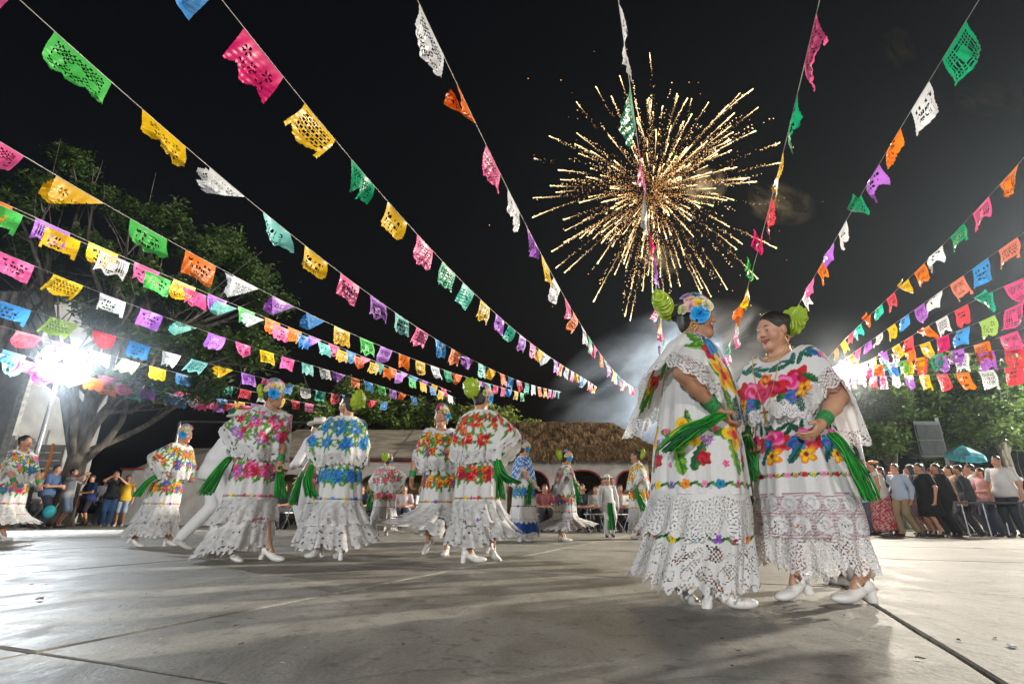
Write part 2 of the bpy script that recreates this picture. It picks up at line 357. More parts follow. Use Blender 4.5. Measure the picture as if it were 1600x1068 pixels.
def thatch(root, x0, x1, y0, y1, ze, zr, hip, n, seed):
    r = np.random.default_rng(seed); ym = (y0+y1)/2
    # solid base under the straw
    A = [(x0, y0, ze), (x1, y0, ze), (x1, y1, ze), (x0, y1, ze), (x0+hip*0.3, ym, zr), (x1-hip, ym, zr)]
    F3 = [[1, 2, 5], [3, 0, 4]]; F4 = [[0, 1, 5, 4], [2, 3, 4, 5], [3, 2, 1, 0]]
    base = MB().add(np.array(A)-[0, 0, 0.06], F4, F3).build('roof', mat('thatch_base', (0.09, 0.06, 0.03), 0.95), root)
    # straw: drooping blades in courses
    V, F, Cc = [], [], []
    rows = 11; k = 0
    for face in range(2):
        m = n if face == 0 else n//4
        s = np.floor(r.random(m)*rows)/rows+r.normal(0, 0.012, m); s = np.clip(s, -0.015, 0.97); q = r.random(m)
        if face == 0:
            xa = x0+hip*0.3*s; xb = x1-hip*s; px = xa+(xb-xa)*q; py = y0+(ym-y0)*s; dirn = np.tile([0, -1.0, 0], (m, 1)); nrm = np.array([0, -(zr-ze), ym-y0])
        else:
            ya = y0+(ym-y0)*s; yb = y1-(y1-ym)*s; py = ya+(yb-ya)*q; px = x1-hip*s; dirn = np.tile([1.0, 0, 0], (m, 1)); nrm = np.array([zr-ze, 0, hip])
        nrm = nrm/np.linalg.norm(nrm); pz = ze+(zr-ze)*s
        sl = dirn*1.0; slope = (zr-ze)/((ym-y0) if face == 0 else hip)
        down = np.c_[sl[:, :2], np.full(m, -slope)]; down /= np.linalg.norm(down, axis=1)[:, None]
        side = np.cross(down, nrm); side /= np.linalg.norm(side, axis=1)[:, None]
        cx_ = px if face == 0 else py
        clump = 0.5+0.5*np.sin(cx_*6.3+np.floor(s*rows)*2.4+1.5*np.sin(cx_*1.7))*np.sin(cx_*2.3-s*11)
        ln = r.uniform(0.25, 0.6, m)*(0.6+0.7*clump); wd = r.uniform(0.012, 0.034, m)
        lift = (0.015+0.16*r.random(m)*np.maximum(clump, 0)**1.5)
        p0 = np.c_[px, py, pz]+nrm*0.015; skew = side*r.normal(0, 0.10, (m, 1))
        p1 = p0+(down+skew)*(ln*0.5)[:, None]+nrm*lift[:, None]
        p2 = p0+(down+skew*1.6)*ln[:, None]+nrm*(lift*0.6)[:, None]-np.array([0, 0, 1.0])*(0.05*r.random(m))[:, None]
        tw = side*wd[:, None]
        V.append(np.stack([p0-tw, p0+tw, p1+tw, p1-tw, p2], 1).reshape(-1, 3))
        b = k+np.arange(m)*5; F.append((np.stack([b, b+1, b+2, b+3], 1), np.stack([b+3, b+2, b+4], 1))); k += 5*m
        tone = (0.45+1.1*r.random(m)**1.5)*(0.55+0.9*clump); c = np.array([0.23, 0.15, 0.072])*tone[:, None]
        Cc.append(np.repeat(c, 5, 0))
    me = meshnp('thatch', np.concatenate(V), [np.concatenate([f[0] for f in F]), np.concatenate([f[1] for f in F])], np.concatenate(Cc), False)
    tag(ob('thatch', me, base, M_THATCH), kind='stuff')
thatch(hall, -3.0, 3.55, -0.55, 5.6, 2.5, 4.28, 1.6, 15000, 3)
# long low shed with a grey roof, left of the hall
shed = empty('long_shed', (-5.0, 20.6, 0)); tag(shed, 'long low cream shed with weathered grey sloping roof and red band', 'building')
ars = [(-4.1+1.62*k, -2.75+1.62*k, 1.1, 1.85) for k in range(5)]
arch_wall(-4.5, 4.5, 2.3, ars, 0, 0.25).build('wall', M_WHITEWALL, shed)
MB().box((0, -0.04, 2.36), (9.1, 0.14, 0.12)).build('band', mat('salmon_band', (0.55, 0.17, 0.12), 0.7), shed)
MB().box((0, 2.2, 1.2), (8.9, 0.2, 2.4)).build('rear_wall', M_INT, shed)
def slope_roof(root, x0, x1, y0, y1, z0, z1, t, m, name='roof', nx=26):
    mb = MB(); r = np.random.default_rng(5)
    for k in range(nx):     # separate sheets, slightly uneven
        a = x0+(x1-x0)*k/nx+0.004; b = x0+(x1-x0)*(k+1)/nx-0.004; dz = r.normal(0, 0.008)
        V = [(a, y0, z0+dz), (b, y0, z0+dz), (b, y1, z1+dz), (a, y1, z1+dz)]; V = V+[(p[0], p[1], p[2]-t) for p in V]
        mb = MB().add(V, [[0, 1, 2, 3], [7, 6, 5, 4], [4, 5, 1, 0], [2, 6, 7, 3], [0, 3, 7, 4], [1, 5, 6, 2]]); mb.build(name, m, root)
slope_roof(shed, -4.7, 4.55, -0.5, 3.2, 2.5, 4.05, 0.06, M_ROOFGREY, 'roof_sheet', 14)
MB().box((0, -0.46, 2.42), (9.2, 0.06, 0.14)).build('fascia', mat('dark_fascia', (0.10, 0.06, 0.05), 0.8), shed)
# low wall with red coping and cream awning, far left
lw = empty('low_wall', (-11.6, 20.4, 0)); tag(lw, 'low white wall with thin red coping behind the onlookers taking photos', 'wall')
MB().box((0, 0, 0.98), (6.0, 0.3, 1.96)).build('wall', M_WHITEWALL, lw); MB().box((0, -0.02, 1.99), (6.1, 0.42, 0.07)).build('coping', M_RED, lw)
aw = empty('awning', (-11.2, 21.2, 0)); tag(aw, 'cream tarp awning on a bent steel frame above the low wall', 'awning')
n = 24; xs = np.linspace(-3.6, 3.4, n); ysv = np.linspace(0, 2.2, 8); X, Y = np.meshgrid(xs, ysv)
Z = 2.08+0.48*Y-0.05*np.sin(X*2.2)**2*np.sin(Y*1.4); Vv = np.stack([X, Y, Z], -1).reshape(-1, 3); Vb = Vv-[0, 0, 0.012]
i, j = np.meshgrid(np.arange(7), np.arange(n-1), indexing='ij'); F = np.stack([i*n+j, i*n+j+1, (i+1)*n+j+1, (i+1)*n+j], -1).reshape(-1, 4)
ob('tarp', meshnp('tarp', np.concatenate([Vv, Vb]), np.concatenate([F, F[:, ::-1]+len(Vv)])), aw, M_CREAM)
for x in (-3.6, 3.4):
    MB().tube([(x, 0, 0), (x, 0, 2.1)], 0.04, 8).build('post', M_STEEL, aw); MB().tube([(x, 2.2, 0), (x, 2.2, 4.3)], 0.05, 8).build('post', M_STEEL, aw)
MB().tube([(-3.6, 2.2, 4.3), (3.4, 2.2, 4.3)], 0.035, 8).build('top_rail', M_STEEL, aw)
for x in (-1.0, -0.7): MB().box((x, 1.6, 3.2), (0.12, 0.08, 1.3)).build('upright', M_CREAM, aw)
# concrete building with corrugated sheet, far left
cb = empty('concrete_building', (-20.4, 20.0, 0)); tag(cb, 'tall grey concrete building with ribbed sheet metal at the edge of the plaza', 'building')
M_GREYC = mat('grey_render', (0.30, 0.30, 0.29), 0.9, var=0.18, scale=1.5, bump=0.2)
bx1 = at(30, 660, 20)[0]+20.4; ztop = at(60, 455, 20)[2]
MB().box(((bx1-8)/2, 2.0, ztop/2), (bx1+8, 4.0, ztop)).build('wall', M_GREYC, cb)
MB().box((bx1-0.1, -0.08, ztop/2), (0.28, 0.18, ztop)).build('corner_pilaster', mat('pale_render', (0.42, 0.42, 0.40), 0.9), cb)
nz = 60; xs = np.linspace(-6, bx1-1.25, nz); prof = 0.05*np.sin(np.arange(nz)*math.pi/2+0.4)
Vv = np.concatenate([np.c_[xs, -0.12+prof, np.full(nz, ztop*0.42)], np.c_[xs, -0.12+prof, np.full(nz, ztop-0.1)]])
Fq = np.array([[k, k+1, nz+k+1, nz+k] for k in range(nz-1)]); Vb = Vv+[0, 0.01, 0]
ob('corrugated_sheet', meshnp('corrugated_sheet', np.concatenate([Vv, Vb]), np.concatenate([Fq, Fq[:, ::-1]+2*nz]), smooth=False), cb, mat('grey_sheet_metal', (0.28, 0.27, 0.25), 0.5, 0.5, 0.25, 4))
# board panel, loudspeaker, orange post by the left edge
bp_ = at(45, 822, 18.5); bpn = empty('board_screen', (bp_[0], 18.5, 0)); tag(bpn, 'grey wooden board screen with an orange upright post', 'screen')
M_BOARD = mat('grey_boards', (0.22, 0.21, 0.19), 0.85, var=0.3, scale=3, sc3=(1, 1, 12))
for k in range(5): MB().box((0, 0, 1.45+0.27*k), (1.05, 0.04, 0.25)).build('plank', M_BOARD, bpn)
for x in (-0.45, 0.45): MB().box((x, 0.045, 1.2), (0.09, 0.05, 2.6)).build('batten', M_BOARD, bpn)
MB().box((0.12, -0.05, 1.35), (0.09, 0.05, 2.7)).build('orange_post', mat('orange_paint', (0.7, 0.24, 0.05), 0.6), bpn)
def loudspeaker(loc, rz, label, h=1.1, wd=0.62, dp=0.6, base=0.0):
    root = empty('loudspeaker', (loc[0], loc[1], base), rz); tag(root, label, 'loudspeaker')
    MB().box((0, 0, h/2), (wd, dp, h)).build('cabinet', mat('black_cabinet', (0.02, 0.02, 0.022), 0.6), root)
    for z, r in ((h*0.36, wd*0.40), (h*0.8, wd*0.22)):
        n = 24; th = np.arange(n)*2*math.pi/n; rings = [(r, -dp/2-0.004), (r*0.93, -dp/2-0.03), (r*0.85, -dp/2-0.012), (r*0.35, -dp/2+0.0-0.002), (r*0.3, -dp/2-0.03), (0.001, -dp/2-0.05)]
        V = np.concatenate([np.c_[a*np.cos(th), np.full(n, y), z+a*np.sin(th)] for a, y in rings])
        F = np.array([[q*n+k, q*n+(k+1) % n, (q+1)*n+(k+1) % n, (q+1)*n+k] for q in range(len(rings)-1) for k in range(n)])
        ob('cone', meshnp('cone', V, F), root, mat('speaker_cone', (0.05, 0.05, 0.055), 0.5))
    MB().box((0, -dp/2-0.012, h-0.05), (wd*0.9, 0.02, 0.03)).build('badge_strip', M_STEEL, root)
p = at(8, 826, 15.5); loudspeaker((p[0], 15.5), 0.5, 'black loudspeaker cabinet with big round cone beside the board screen')
p = at(1478, 830, 19.0)
tow = empty('speaker_tower', (p[0], 19.0, 0)); tag(tow, 'dark speaker tower on a post behind the right hand crowd', 'speaker tower')
MB().box((0, 0, 3.05), (0.95, 0.6, 1.25)).build('cabinet', mat('black_cabinet', (0.02, 0.02, 0.022), 0.6), tow)
MB().box((0.62, 0.05, 1.9), (0.14, 0.14, 3.9)).build('post', M_DARK, tow); MB().box((-0.3, 0, 1.2), (0.1, 0.1, 2.45)).build('leg', M_DARK, tow)
for z in (2.75, 3.3): MB().box((0, -0.31, z), (0.85, 0.02, 0.5)).build('grille', mat('grille_cloth', (0.035, 0.036, 0.04), 0.9), tow)

# ---------------------------------------------------------------- trees
M_BARK = mat('pale_bark', (0.115, 0.10, 0.08), 0.95, var=0.5, scale=7, bump=1.0, sc3=(1, 1, 0.3))
M_LEAF = attr_mat('tree_leaf', 0.55, 0.3, spec=0.3)
def tree(base, clumps, label, nl, leaf, tint, seed, trunk_r=0.28, tufts=14, bare=0, group=None):
    """clumps: (x,y,z,r) in metres; limbs run from the trunk to every clump"""
    r = np.random.default_rng(seed); base = np.asarray(base, float); cl = np.asarray(clumps, float)
    root = empty('tree', base); tag(root, label, 'tree', group); cl = cl-np.r_[base, 0]
    zt = cl[:, 2].max(); fork = min(cl[:, 2].min()*0.9, zt*0.5); cen = cl[:, :2].mean(0)
    top = np.array([cen[0]*0.7, cen[1]*0.7, zt*0.74]); mid = np.array([top[0]*0.25, top[1]*0.25, max(fork, 0.8)])
    P = curve_pts([(0, 0, -0.05), (mid*0.5+[0.06, 0, 0]), mid, (mid+top)/2+r.normal(0, 0.25, 3)*[1, 1, 0], top], 18)
    tr = MB().tube(P, np.linspace(1, 0.12, 18)**0.9*trunk_r*np.r_[1.35, 1.15, np.ones(16)], 12)
    tr.build('trunk', M_BARK, root, True)
    lb = MB()
    for c in cl:
        k = int(np.clip(18*(0.25+0.5*r.random()), 3, 14)); a = P[k]; b = c[:3]
        if b[2] < a[2]: k = 4; a = P[4]
        m1 = a+(b-a)*0.35+r.normal(0, 0.12, 3)*np.linalg.norm(b-a)+[0, 0, 0.12*np.linalg.norm(b-a)]
        q = curve_pts([a, m1, a+(b-a)*0.7+r.normal(0, 0.08, 3), b], 9); rad = trunk_r*0.38*np.linspace(1, 0.15, 9)
        lb.tube(q, rad, 6, False)
        for _ in range(4+bare):
            s = q[r.integers(3, 8)]; e = b+r.normal(0, 1, 3)*c[3]*0.75
            lb.tube(curve_pts([s, (s+e)/2+r.normal(0, 0.15, 3)*c[3], e], 5), np.linspace(0.25, 0.06, 5)*trunk_r*0.35, 4, False)
    lb.build('limbs', M_BARK, root, True)
    w_ = cl[:, 3]**2; cnt = np.maximum(60, (nl*w_/w_.sum())).astype(int); V, C_ = [], []
    for c, m in zip(cl, cnt):
        d = r.normal(0, 1, (tufts, 3)); d /= np.linalg.norm(d, axis=1)[:, None]
        tc = c[:3]+d*c[3]*(0.35+0.6*r.random((tufts, 1)))*[1, 1, 0.75]; tr_ = c[3]*r.uniform(0.16, 0.38, tufts)
        k = r.integers(0, tufts, m); ctr = tc[k]+r.normal(0, 1, (m, 3))*tr_[k][:, None]*[0.7, 0.7, 0.45]
        a = r.normal(0, 1, (m, 3)); a[:, 2] *= 0.5; a /= np.linalg.norm(a, axis=1)[:, None]; n_ = r.normal(0, 1, (m, 3)); n_[:, 2] += 0.8
        b = np.cross(a, n_); b /= np.linalg.norm(b, axis=1)[:, None]+1e-6; s = leaf*r.uniform(0.6, 1.4, (m, 1)); dr = np.array([0, 0, -0.25])*s
        V.append(np.stack([ctr-a*s+dr, ctr-b*s*0.42, ctr+a*s+dr, ctr+b*s*0.42], 1).reshape(-1, 3))
        tone = r.uniform(0.6, 1.5, (m, 1))*r.uniform(0.75, 1.25, (tufts, 1))[k]; yel = r.random((m, 1))*0.35
        C_.append(np.repeat(np.array(tint)*tone*(1+yel*np.array([0.9, 0.25, 0.0])), 4, 0))
    V = np.concatenate(V); F = np.arange(len(V)).reshape(-1, 4)
    ob('crown', meshnp('crown', V, F, np.concatenate(C_), False), root, M_LEAF)
    return root
def pc(lst, D, dj, seed, f=1.0):
    r = np.random.default_rng(seed); o = []
    for px, py, rp in lst:
        d = D+r.uniform(-dj, dj); q = at(px, py, d); o.append((*q, rp*d/FPX*f))
    return o
b = at(88, 822, 17.5)
tree((b[0], 17.5, 0), pc([(62, 300, 42), (112, 250, 36), (150, 300, 34), (205, 335, 40), (262, 345, 46), (325, 385, 50), (375, 420, 50), (415, 470, 44), (300, 455, 48), (215, 430, 46), (130, 375, 44), (45, 395, 40), (245, 520, 48), (330, 540, 46), (395, 545, 44), (160, 500, 44), (190, 590, 34), (250, 600, 40), (320, 605, 36), (20, 320, 34), (90, 450, 40)], 17.5, 2.2, 1),
     'huge old tree with thick pale trunk and bare twisting limbs behind the white floodlight', 38000, 0.092, (0.04, 0.08, 0.016), 11, 0.36, 26, 1)
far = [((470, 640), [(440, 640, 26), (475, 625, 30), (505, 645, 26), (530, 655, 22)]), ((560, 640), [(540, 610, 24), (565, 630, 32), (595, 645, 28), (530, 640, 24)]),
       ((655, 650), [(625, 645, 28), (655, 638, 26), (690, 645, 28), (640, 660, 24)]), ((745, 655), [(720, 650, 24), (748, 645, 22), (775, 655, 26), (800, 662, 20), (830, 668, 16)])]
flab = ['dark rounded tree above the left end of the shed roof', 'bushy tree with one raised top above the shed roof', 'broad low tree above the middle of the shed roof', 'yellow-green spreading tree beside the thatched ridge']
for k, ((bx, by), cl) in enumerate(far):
    D = 31+1.3*k; p = at(bx, by, D); tree((p[0], D, 0), pc(cl, D, 1.2, 30+k, 1.15), flab[k], 4200, 0.15, (0.09, 0.15, 0.03) if k < 3 else (0.14, 0.18, 0.03), 40+k, 0.3, 12, 0, 'trees beyond the shed roof')  # leaf tints raised to stand in for lamplight missing on these far trees
rt = [((1385, 700), [(1350, 650, 30), (1385, 625, 38), (1370, 690, 40), (1410, 665, 40), (1345, 700, 28)], 20.5), ((1470, 700), [(1440, 610, 36), (1480, 585, 34), (1500, 625, 42), (1455, 660, 44), (1490, 690, 40)], 21.5),
      ((1560, 700), [(1535, 595, 34), (1570, 620, 40), (1590, 580, 34), (1545, 655, 44), (1590, 670, 42), (1620, 620, 44)], 20.0), ((1640, 700), [(1620, 560, 40), (1650, 600, 50), (1640, 660, 50)], 23)]
rlab = ['leafy tree in deep shade behind the red skirt onlooker', 'tall bright-leaved tree behind the dark speaker tower', 'pale lit tree behind the turquoise canopy', 'large tree past the end of the crowd']
for k, ((bx, by), cl, D) in enumerate(rt):
    p = at(bx, by, D); tree((p[0], D, 0), pc(cl, D, 1.6, 60+k, 1.12), rlab[k], 8500, 0.12, (0.075, 0.14, 0.03), 70+k, 0.26, 14, 2, 'trees behind the right hand crowd')
p = at(1158, 640, 37); tree((p[0], 37, 0), pc([(1152, 640, 14), (1168, 622, 16), (1180, 645, 16)], 37, 0.6, 81), 'small tree glowing in the cold backlight behind the hall', 1500, 0.14, (0.05, 0.09, 0.03), 82, 0.15, 8)
# ---------------------------------------------------------------- strings of cut-paper flags
FC = {'green': (0.08, 0.55, 0.10), 'dgreen': (0.01, 0.36, 0.16), 'teal': (0.03, 0.48, 0.33), 'aqua': (0.22, 0.62, 0.55), 'yellow': (0.85, 0.52, 0.01),
      'white': (0.72, 0.74, 0.76), 'pink': (0.85, 0.12, 0.32), 'magenta': (0.80, 0.01, 0.18), 'purple': (0.42, 0.14, 0.62), 'blue': (0.07, 0.32, 0.72),
      'orange': (0.88, 0.20, 0.015), 'red': (0.80, 0.07, 0.10), 'lime': (0.42, 0.66, 0.16), 'salmon': (0.85, 0.25, 0.18)}
FM = {k: mat('flag_'+k, v, 0.38, var=0.06, scale=3, transl=0.45, spec=0.5) for k, v in FC.items()}
M_CORD = mat('white_cord', (0.62, 0.60, 0.56), 0.8)
FWD, FHT, PITCHF = 0.51, 0.345, 0.82
def flag_mesh(seed, pattern, outline, bend):
    r = np.random.default_rng(seed); nx, ny = 40, 28
    x = np.linspace(0, 1, nx+1); z = np.linspace(0, 1, ny+1); X, Z = np.meshgrid(x, z)      # Z: 0 at the cord
    fx = (np.arange(nx)+0.5)/nx; fz = (np.arange(ny)+0.5)/ny; A, B = np.meshgrid(fx, fz)
    if outline == 'scallop': lim = 0.86+0.14*np.abs(np.sin(A*math.pi*3))
    elif outline == 'round': lim = 0.62+0.38*np.sqrt(np.clip(1-(2*A-1)**2, 0, 1))
    elif outline == 'wave': lim = 0.9+0.1*np.cos(A*math.pi*4)
    elif outline == 'tabs': lim = np.where((A < 0.1) | (A > 0.9), 1.0, 0.72+0.2*np.sin(A*math.pi))
    else: lim = np.ones_like(A)
    keep = B <= lim
    inner = (A > 0.09) & (A < 0.91) & (B > 0.13) & (B < lim-0.12)
    if pattern == 'lattice':
        hole = ((((A+B*0.75)*11) % 1) > 0.32) & ((((A-B*0.75)*11) % 1) > 0.32)
        for cx, cz, rr in ((0.22, 0.55, 0.10), (0.5, 0.5, 0.12), (0.78, 0.6, 0.09)): hole &= ~(((A-cx)**2+((B-cz)*0.72)**2) < rr*rr)
    elif pattern == 'flowers':
        hole = np.zeros_like(A, bool)
        for cx, cz in ((0.25, 0.35), (0.5, 0.55), (0.77, 0.38), (0.3, 0.72), (0.74, 0.72)):
            d = np.hypot(A-cx, (B-cz)*0.72); ph = np.arctan2((B-cz)*0.72, A-cx); hole |= (d < 0.10) & (d > 0.03) & (np.cos(ph*5) > 0.25)
    elif pattern == 'text':
        hole = np.zeros_like(A, bool)
        for z0, z1, xa, xb in ((0.2, 0.36, 0.12, 0.88), (0.44, 0.58, 0.2, 0.8), (0.66, 0.8, 0.28, 0.72)):
            cells = r.random(60) < 0.62; c2 = r.random((60, 3)) < 0.7
            ci = np.clip(((A-xa)/0.036).astype(int), 0, 59); cj = np.clip(((B-z0)/(z1-z0)*3).astype(int), 0, 2)
            hole |= (A > xa) & (A < xb) & (B > z0) & (B < z1) & cells[ci] & c2[ci, cj]
    elif pattern == 'grid':
        hole = (((A*13) % 1) > 0.3) & (((B*9) % 1) > 0.3)
        hole &= ~((np.abs(A-0.5) < 0.13) & (np.abs(B-0.5) < 0.2))
    else:
        hole = (((B*11) % 1) > 0.45) & (((A*9+np.floor(B*11)*0.5) % 1) > 0.35)
    keep &= ~(hole & inner)
    px = X*FWD; pz = -Z*FHT; py = 0.035*np.sin(X*6+r.uniform(0, 6))*Z+0.02*np.sin(Z*5+r.uniform(0, 6))*Z
    py += 0.006*np.sin(X*34+Z*9+r.uniform(0, 6))*Z+0.005*np.sin(Z*41+X*13)*Z
    if bend == 'cornerR' or bend == 'cornerL':
        q = X if bend == 'cornerR' else 1-X; s = np.maximum(0, q+Z-1.05); d = 1 if bend == 'cornerR' else -1
        px -= d*1.55*s*FWD*0.75; pz += 1.55*s*FHT*0.75; py += 0.10*np.minimum(s*4, 1)
    elif bend == 'billow': py += 0.13*np.sin(X*math.pi)*np.sin(Z*math.pi*0.8); pz += 0.05*np.sin(X*math.pi)*Z
    elif bend == 'twist':
        a = Z*1.3; xc = px-FWD/2; px = FWD/2+xc*np.cos(a); py += xc*np.sin(a)
    elif bend == 'sweep': px -= 0.11*Z**1.3; py += 0.09*Z**2
    elif bend == 'pinch': f = 1-0.5*Z; px = FWD*0.55+(px-FWD*0.55)*f; py += 0.05*np.cos(X*9)*Z
    V = np.stack([px, py, pz], -1).reshape(-1, 3); W1 = nx+1
    i, j = np.nonzero(keep); F = np.stack([i*W1+j, (i+1)*W1+j, (i+1)*W1+j+1, i*W1+j+1], 1)
    used = np.unique(F); rem = np.full(len(V), -1); rem[used] = np.arange(len(used))
    return meshnp('flag', V[used], rem[F])
pats = ['lattice', 'flowers', 'text', 'grid', 'rows', 'text', 'lattice']; outs = ['scallop', 'round', 'wave', 'flat', 'tabs', 'scallop', 'round', 'wave']
bends = ['flat', 'cornerR', 'billow', 'flat', 'sweep', 'flat', 'flat', 'pinch', 'sweep', 'billow']
FLAGS = [flag_mesh(100+k, pats[k % 7], outs[k % 8], bends[k % 10]) for k in range(22)]
FLAGS.append(flag_mesh(150, 'lattice', 'scallop', 'flat'))      # 22: open lattice
FLAGS.append(flag_mesh(151, 'flowers', 'scallop', 'flat'))      # 23
FLAGS.append(flag_mesh(152, 'text', 'flat', 'flat'))            # 24
for f in FLAGS: f.materials.append(FM['white'])
STRA = math.radians(18); s_n = np.array([math.cos(STRA), -math.sin(STRA)])
zprof = lambda D: np.interp(D, [0, 3, 5, 8, 12, 17, 22], [4.7, 4.45, 4.25, 4.1, 4.2, 4.9, 5.6])
def string3d(pts, farD, mode):
    far = at(*pts[-1], farD); o = []
    for p in pts:
        d = ray(*p)
        if mode == 'prof':
            Ds = np.linspace(1, 24, 2301); i = np.argmin(abs(CZ+d[2]/d[1]*Ds-zprof(Ds))); o.append(CAM+d*(Ds[i]/d[1]))
        else: o.append(CAM+d*(((far-CAM)[:2]@s_n)/(d[:2]@s_n)))
    o = np.array(o); D = o[:, 1]
    cx = np.polyfit(D, o[:, 0], 2 if mode == 'prof' else 1); cz = np.polyfit(D, o[:, 2], min(3, len(pts)-1)); Dn = np.linspace(D.min(), D.max(), 70)
    return np.c_[np.polyval(cx, Dn), Dn, np.polyval(cz, Dn)]
def bunting(pts, cols, label, first=None, farD=22.0, mode='plane', ext=3.0, seed=0, kinds=None, pitch=PITCHF, swing=0.15, swing0=0.05):
    r = np.random.default_rng(seed); P = string3d(pts, farD, mode)
    t0 = P[0]-P[1]; t0 /= np.linalg.norm(t0)
    E = np.array([P[0]+t0*s+np.array([0, 0, 0.03*s*s]) for s in np.linspace(ext, 0.3, 8)]); Q = np.concatenate([E, P])
    L = np.r_[0, np.cumsum(np.linalg.norm(np.diff(Q, axis=0), axis=1))]
    pos = lambda s: np.array([np.interp(s, L, Q[:, k]) for k in range(3)])
    root = empty('flag_string', Q[-1]); tag(root, label, 'bunting', 'strings of paper flags over the plaza')
    MB().tube(Q-Q[-1], 0.0035, 5).build('cord', M_CORD, root, True)
    s0 = L[8]                           # start of the visible part
    if first is not None:               # arc position of the first listed flag from a pixel row or column
        ax, v = first; pr = Q-CAM; dep = pr@_fw; pix = 800+FPX*(pr@_r)/dep if ax == 'x' else 534-FPX*(pr@_u)/dep
        m = (dep > 0.3); i = np.argmin(np.where(m, abs(pix-v), 1e9)); s0 = L[i]
        if 0 < i < len(L)-1:
            a, b = (i, i+1) if (pix[i]-v)*(pix[i+1]-v) <= 0 else (i-1, i)
            s0 = L[a]+(L[b]-L[a])*np.clip((v-pix[a])/(pix[b]-pix[a]+1e-9), 0, 1)
    k = 0; s = s0; nback = int((s0-0.2)/pitch)
    seq = [(s0-(q+1)*pitch, cols[(-(q+1)*3) % len(cols)], None) for q in range(nback)]
    while s+FWD < L[-1]-0.05:
        seq.append((s, cols[k % len(cols)], k)); k += 1; s += pitch*(1+r.normal(0, 0.012))
    for s, c, kk in seq:
        a, b = pos(s), pos(s+FWD*0.985); X = (b-a)/np.linalg.norm(b-a); sw = swing0+r.normal(0, swing)
        Zw = np.array([0, 0, 1.0]); Zp = Zw-X*(Zw@X); Zp /= np.linalg.norm(Zp); Yp = np.cross(Zp, X)
        Z2 = Zp*math.cos(sw)+Yp*math.sin(sw); Y2 = np.cross(Z2, X)
        fi = int(r.integers(0, 22))
        if kinds and kk is not None and kk < len(kinds) and kinds[kk] is not None: fi = kinds[kk]
        o = ob('flag', FLAGS[fi], root, FM[c]); l = a-Q[-1]
        o.matrix_local = Matrix(((X[0], Y2[0], Z2[0], l[0]), (X[1], Y2[1], Z2[1], l[1]), (X[2], Y2[2], Z2[2], l[2]), (0, 0, 0, 1)))
    return Q
g_, dg, te, aq, ye, wh, pk, mg, pu, bl, orr, rd, li, sa = 'green dgreen teal aqua yellow white pink magenta purple blue orange red lime salmon'.split()
ENDS = []
def B(*a, **k): ENDS.append(bunting(*a, **k))
B([(30,0),(85,52),(178,132),(213,165),(287,224),(320,252),(374,300),(404,322),(445,357),(466,377),(503,405),(553,440),(594,473),(631,500),(662,517),(728,556),(769,578),(812,594),(878,612)],
  [g_, ye, wh, aq, ye, pk, pu, aq, pk, bl, orr, pu, aq, ye, orr, bl, rd, te, wh, orr, ye, pk, pk, te], 'flag string starting with a large green lattice flag beside a yellow one', ('x', 85), seed=1, kinds=[22, 23, 21, 2, 9, 24])
B([(340,0),(381,45),(443,122),(482,165),(528,223),(556,252),(594,302),(613,318),(643,352),(658,372),(684,400),(719,441),(747,465),(774,490),(792,505),(815,527),(857,556),(880,570),(900,583),(933,605)],
  [mg, ye, dg, ye, pk, dg, te, ye, pu, te, pu, pk, ye, wh, pu, orr, wh, pk, ye, bl, wh, orr], 'flag string with a magenta flag, a thin yellow one and a dark green one', ('x', 381), seed=2, kinds=[15, 4, 7, 9, 0, 22, 24], swing0=-0.2)
B([(655,0),(690,85),(713,130),(742,192),(761,230),(783,278),(803,312),(830,365),(845,400),(862,425),(880,455),(898,490),(917,525),(935,552),(955,572),(990,605)],
  [orr, pk, wh, pu, ye, wh, pk, orr, wh, dg, pk, orr, wh, pu, ye, wh, te, pk, wh, orr, wh], 'flag string led by a ruffled orange flag, then pink and white', ('y', 130), seed=3, kinds=[1, 22, 23, 7])
B([(972,0),(980,100),(990,200),(1003,290),(1012,350),(1020,410),(1030,470),(1036,520),(1042,603)],
  [wh, dg, pk, wh, mg, pu, aq, pk, ye, mg, te, pu, ye, wh], 'flag string crossing the middle of the firework burst', ('y', 5), mode='prof', seed=4, kinds=[15, 0, 10, 5, 20], swing=0.13, swing0=0.0)
B([(1281,0),(1276,20),(1253,135),(1230,220),(1205,305),(1195,360),(1182,395),(1165,450),(1150,490),(1140,540),(1130,575),(1112,603)],
  [pk, dg, ye, rd, mg, g_, ye, orr, wh, pk, te, pk, pk, wh, orr, te], 'flag string edging the firework, red then green then yellow flags', ('y', 20), mode='prof', seed=5, kinds=[20, 5, 10, 0], swing=0.15, swing0=-0.05)
B([(1528,0),(1510,32),(1468,100),(1445,140),(1415,185),(1396,220),(1373,262),(1343,310),(1317,350),(1290,402),(1258,457),(1225,515),(1205,550),(1170,592)],
  [dg, wh, orr, pu, dg, wh, pu, orr, pk, wh, ye, te, rd, orr, wh, te, ye], 'flag string with a dark green grid flag above a white lettered one', ('y', 32), seed=6, kinds=[3, 24, 9, 2])
B([(1600,248),(1573,275),(1549,302),(1490,365),(1440,415),(1400,455),(1345,505),(1295,558)], [orr, pk, dg, wh, orr, ye, rd, te, orr, te, rd, ye], 'topmost flag string running down to the warm floodlight', ('x', 1592), farD=16.6, seed=7)
B([(1600,363),(1553,396),(1515,425),(1470,452),(1430,485),(1390,510),(1335,550),(1300,575)], [sa, bl, sa, wh, pu, bl, ye, wh, pu, pk, orr], 'flag string with salmon and pale blue lettered flags by the warm floodlight', ('x', 1590), farD=16.7, seed=8, kinds=[4, 24])
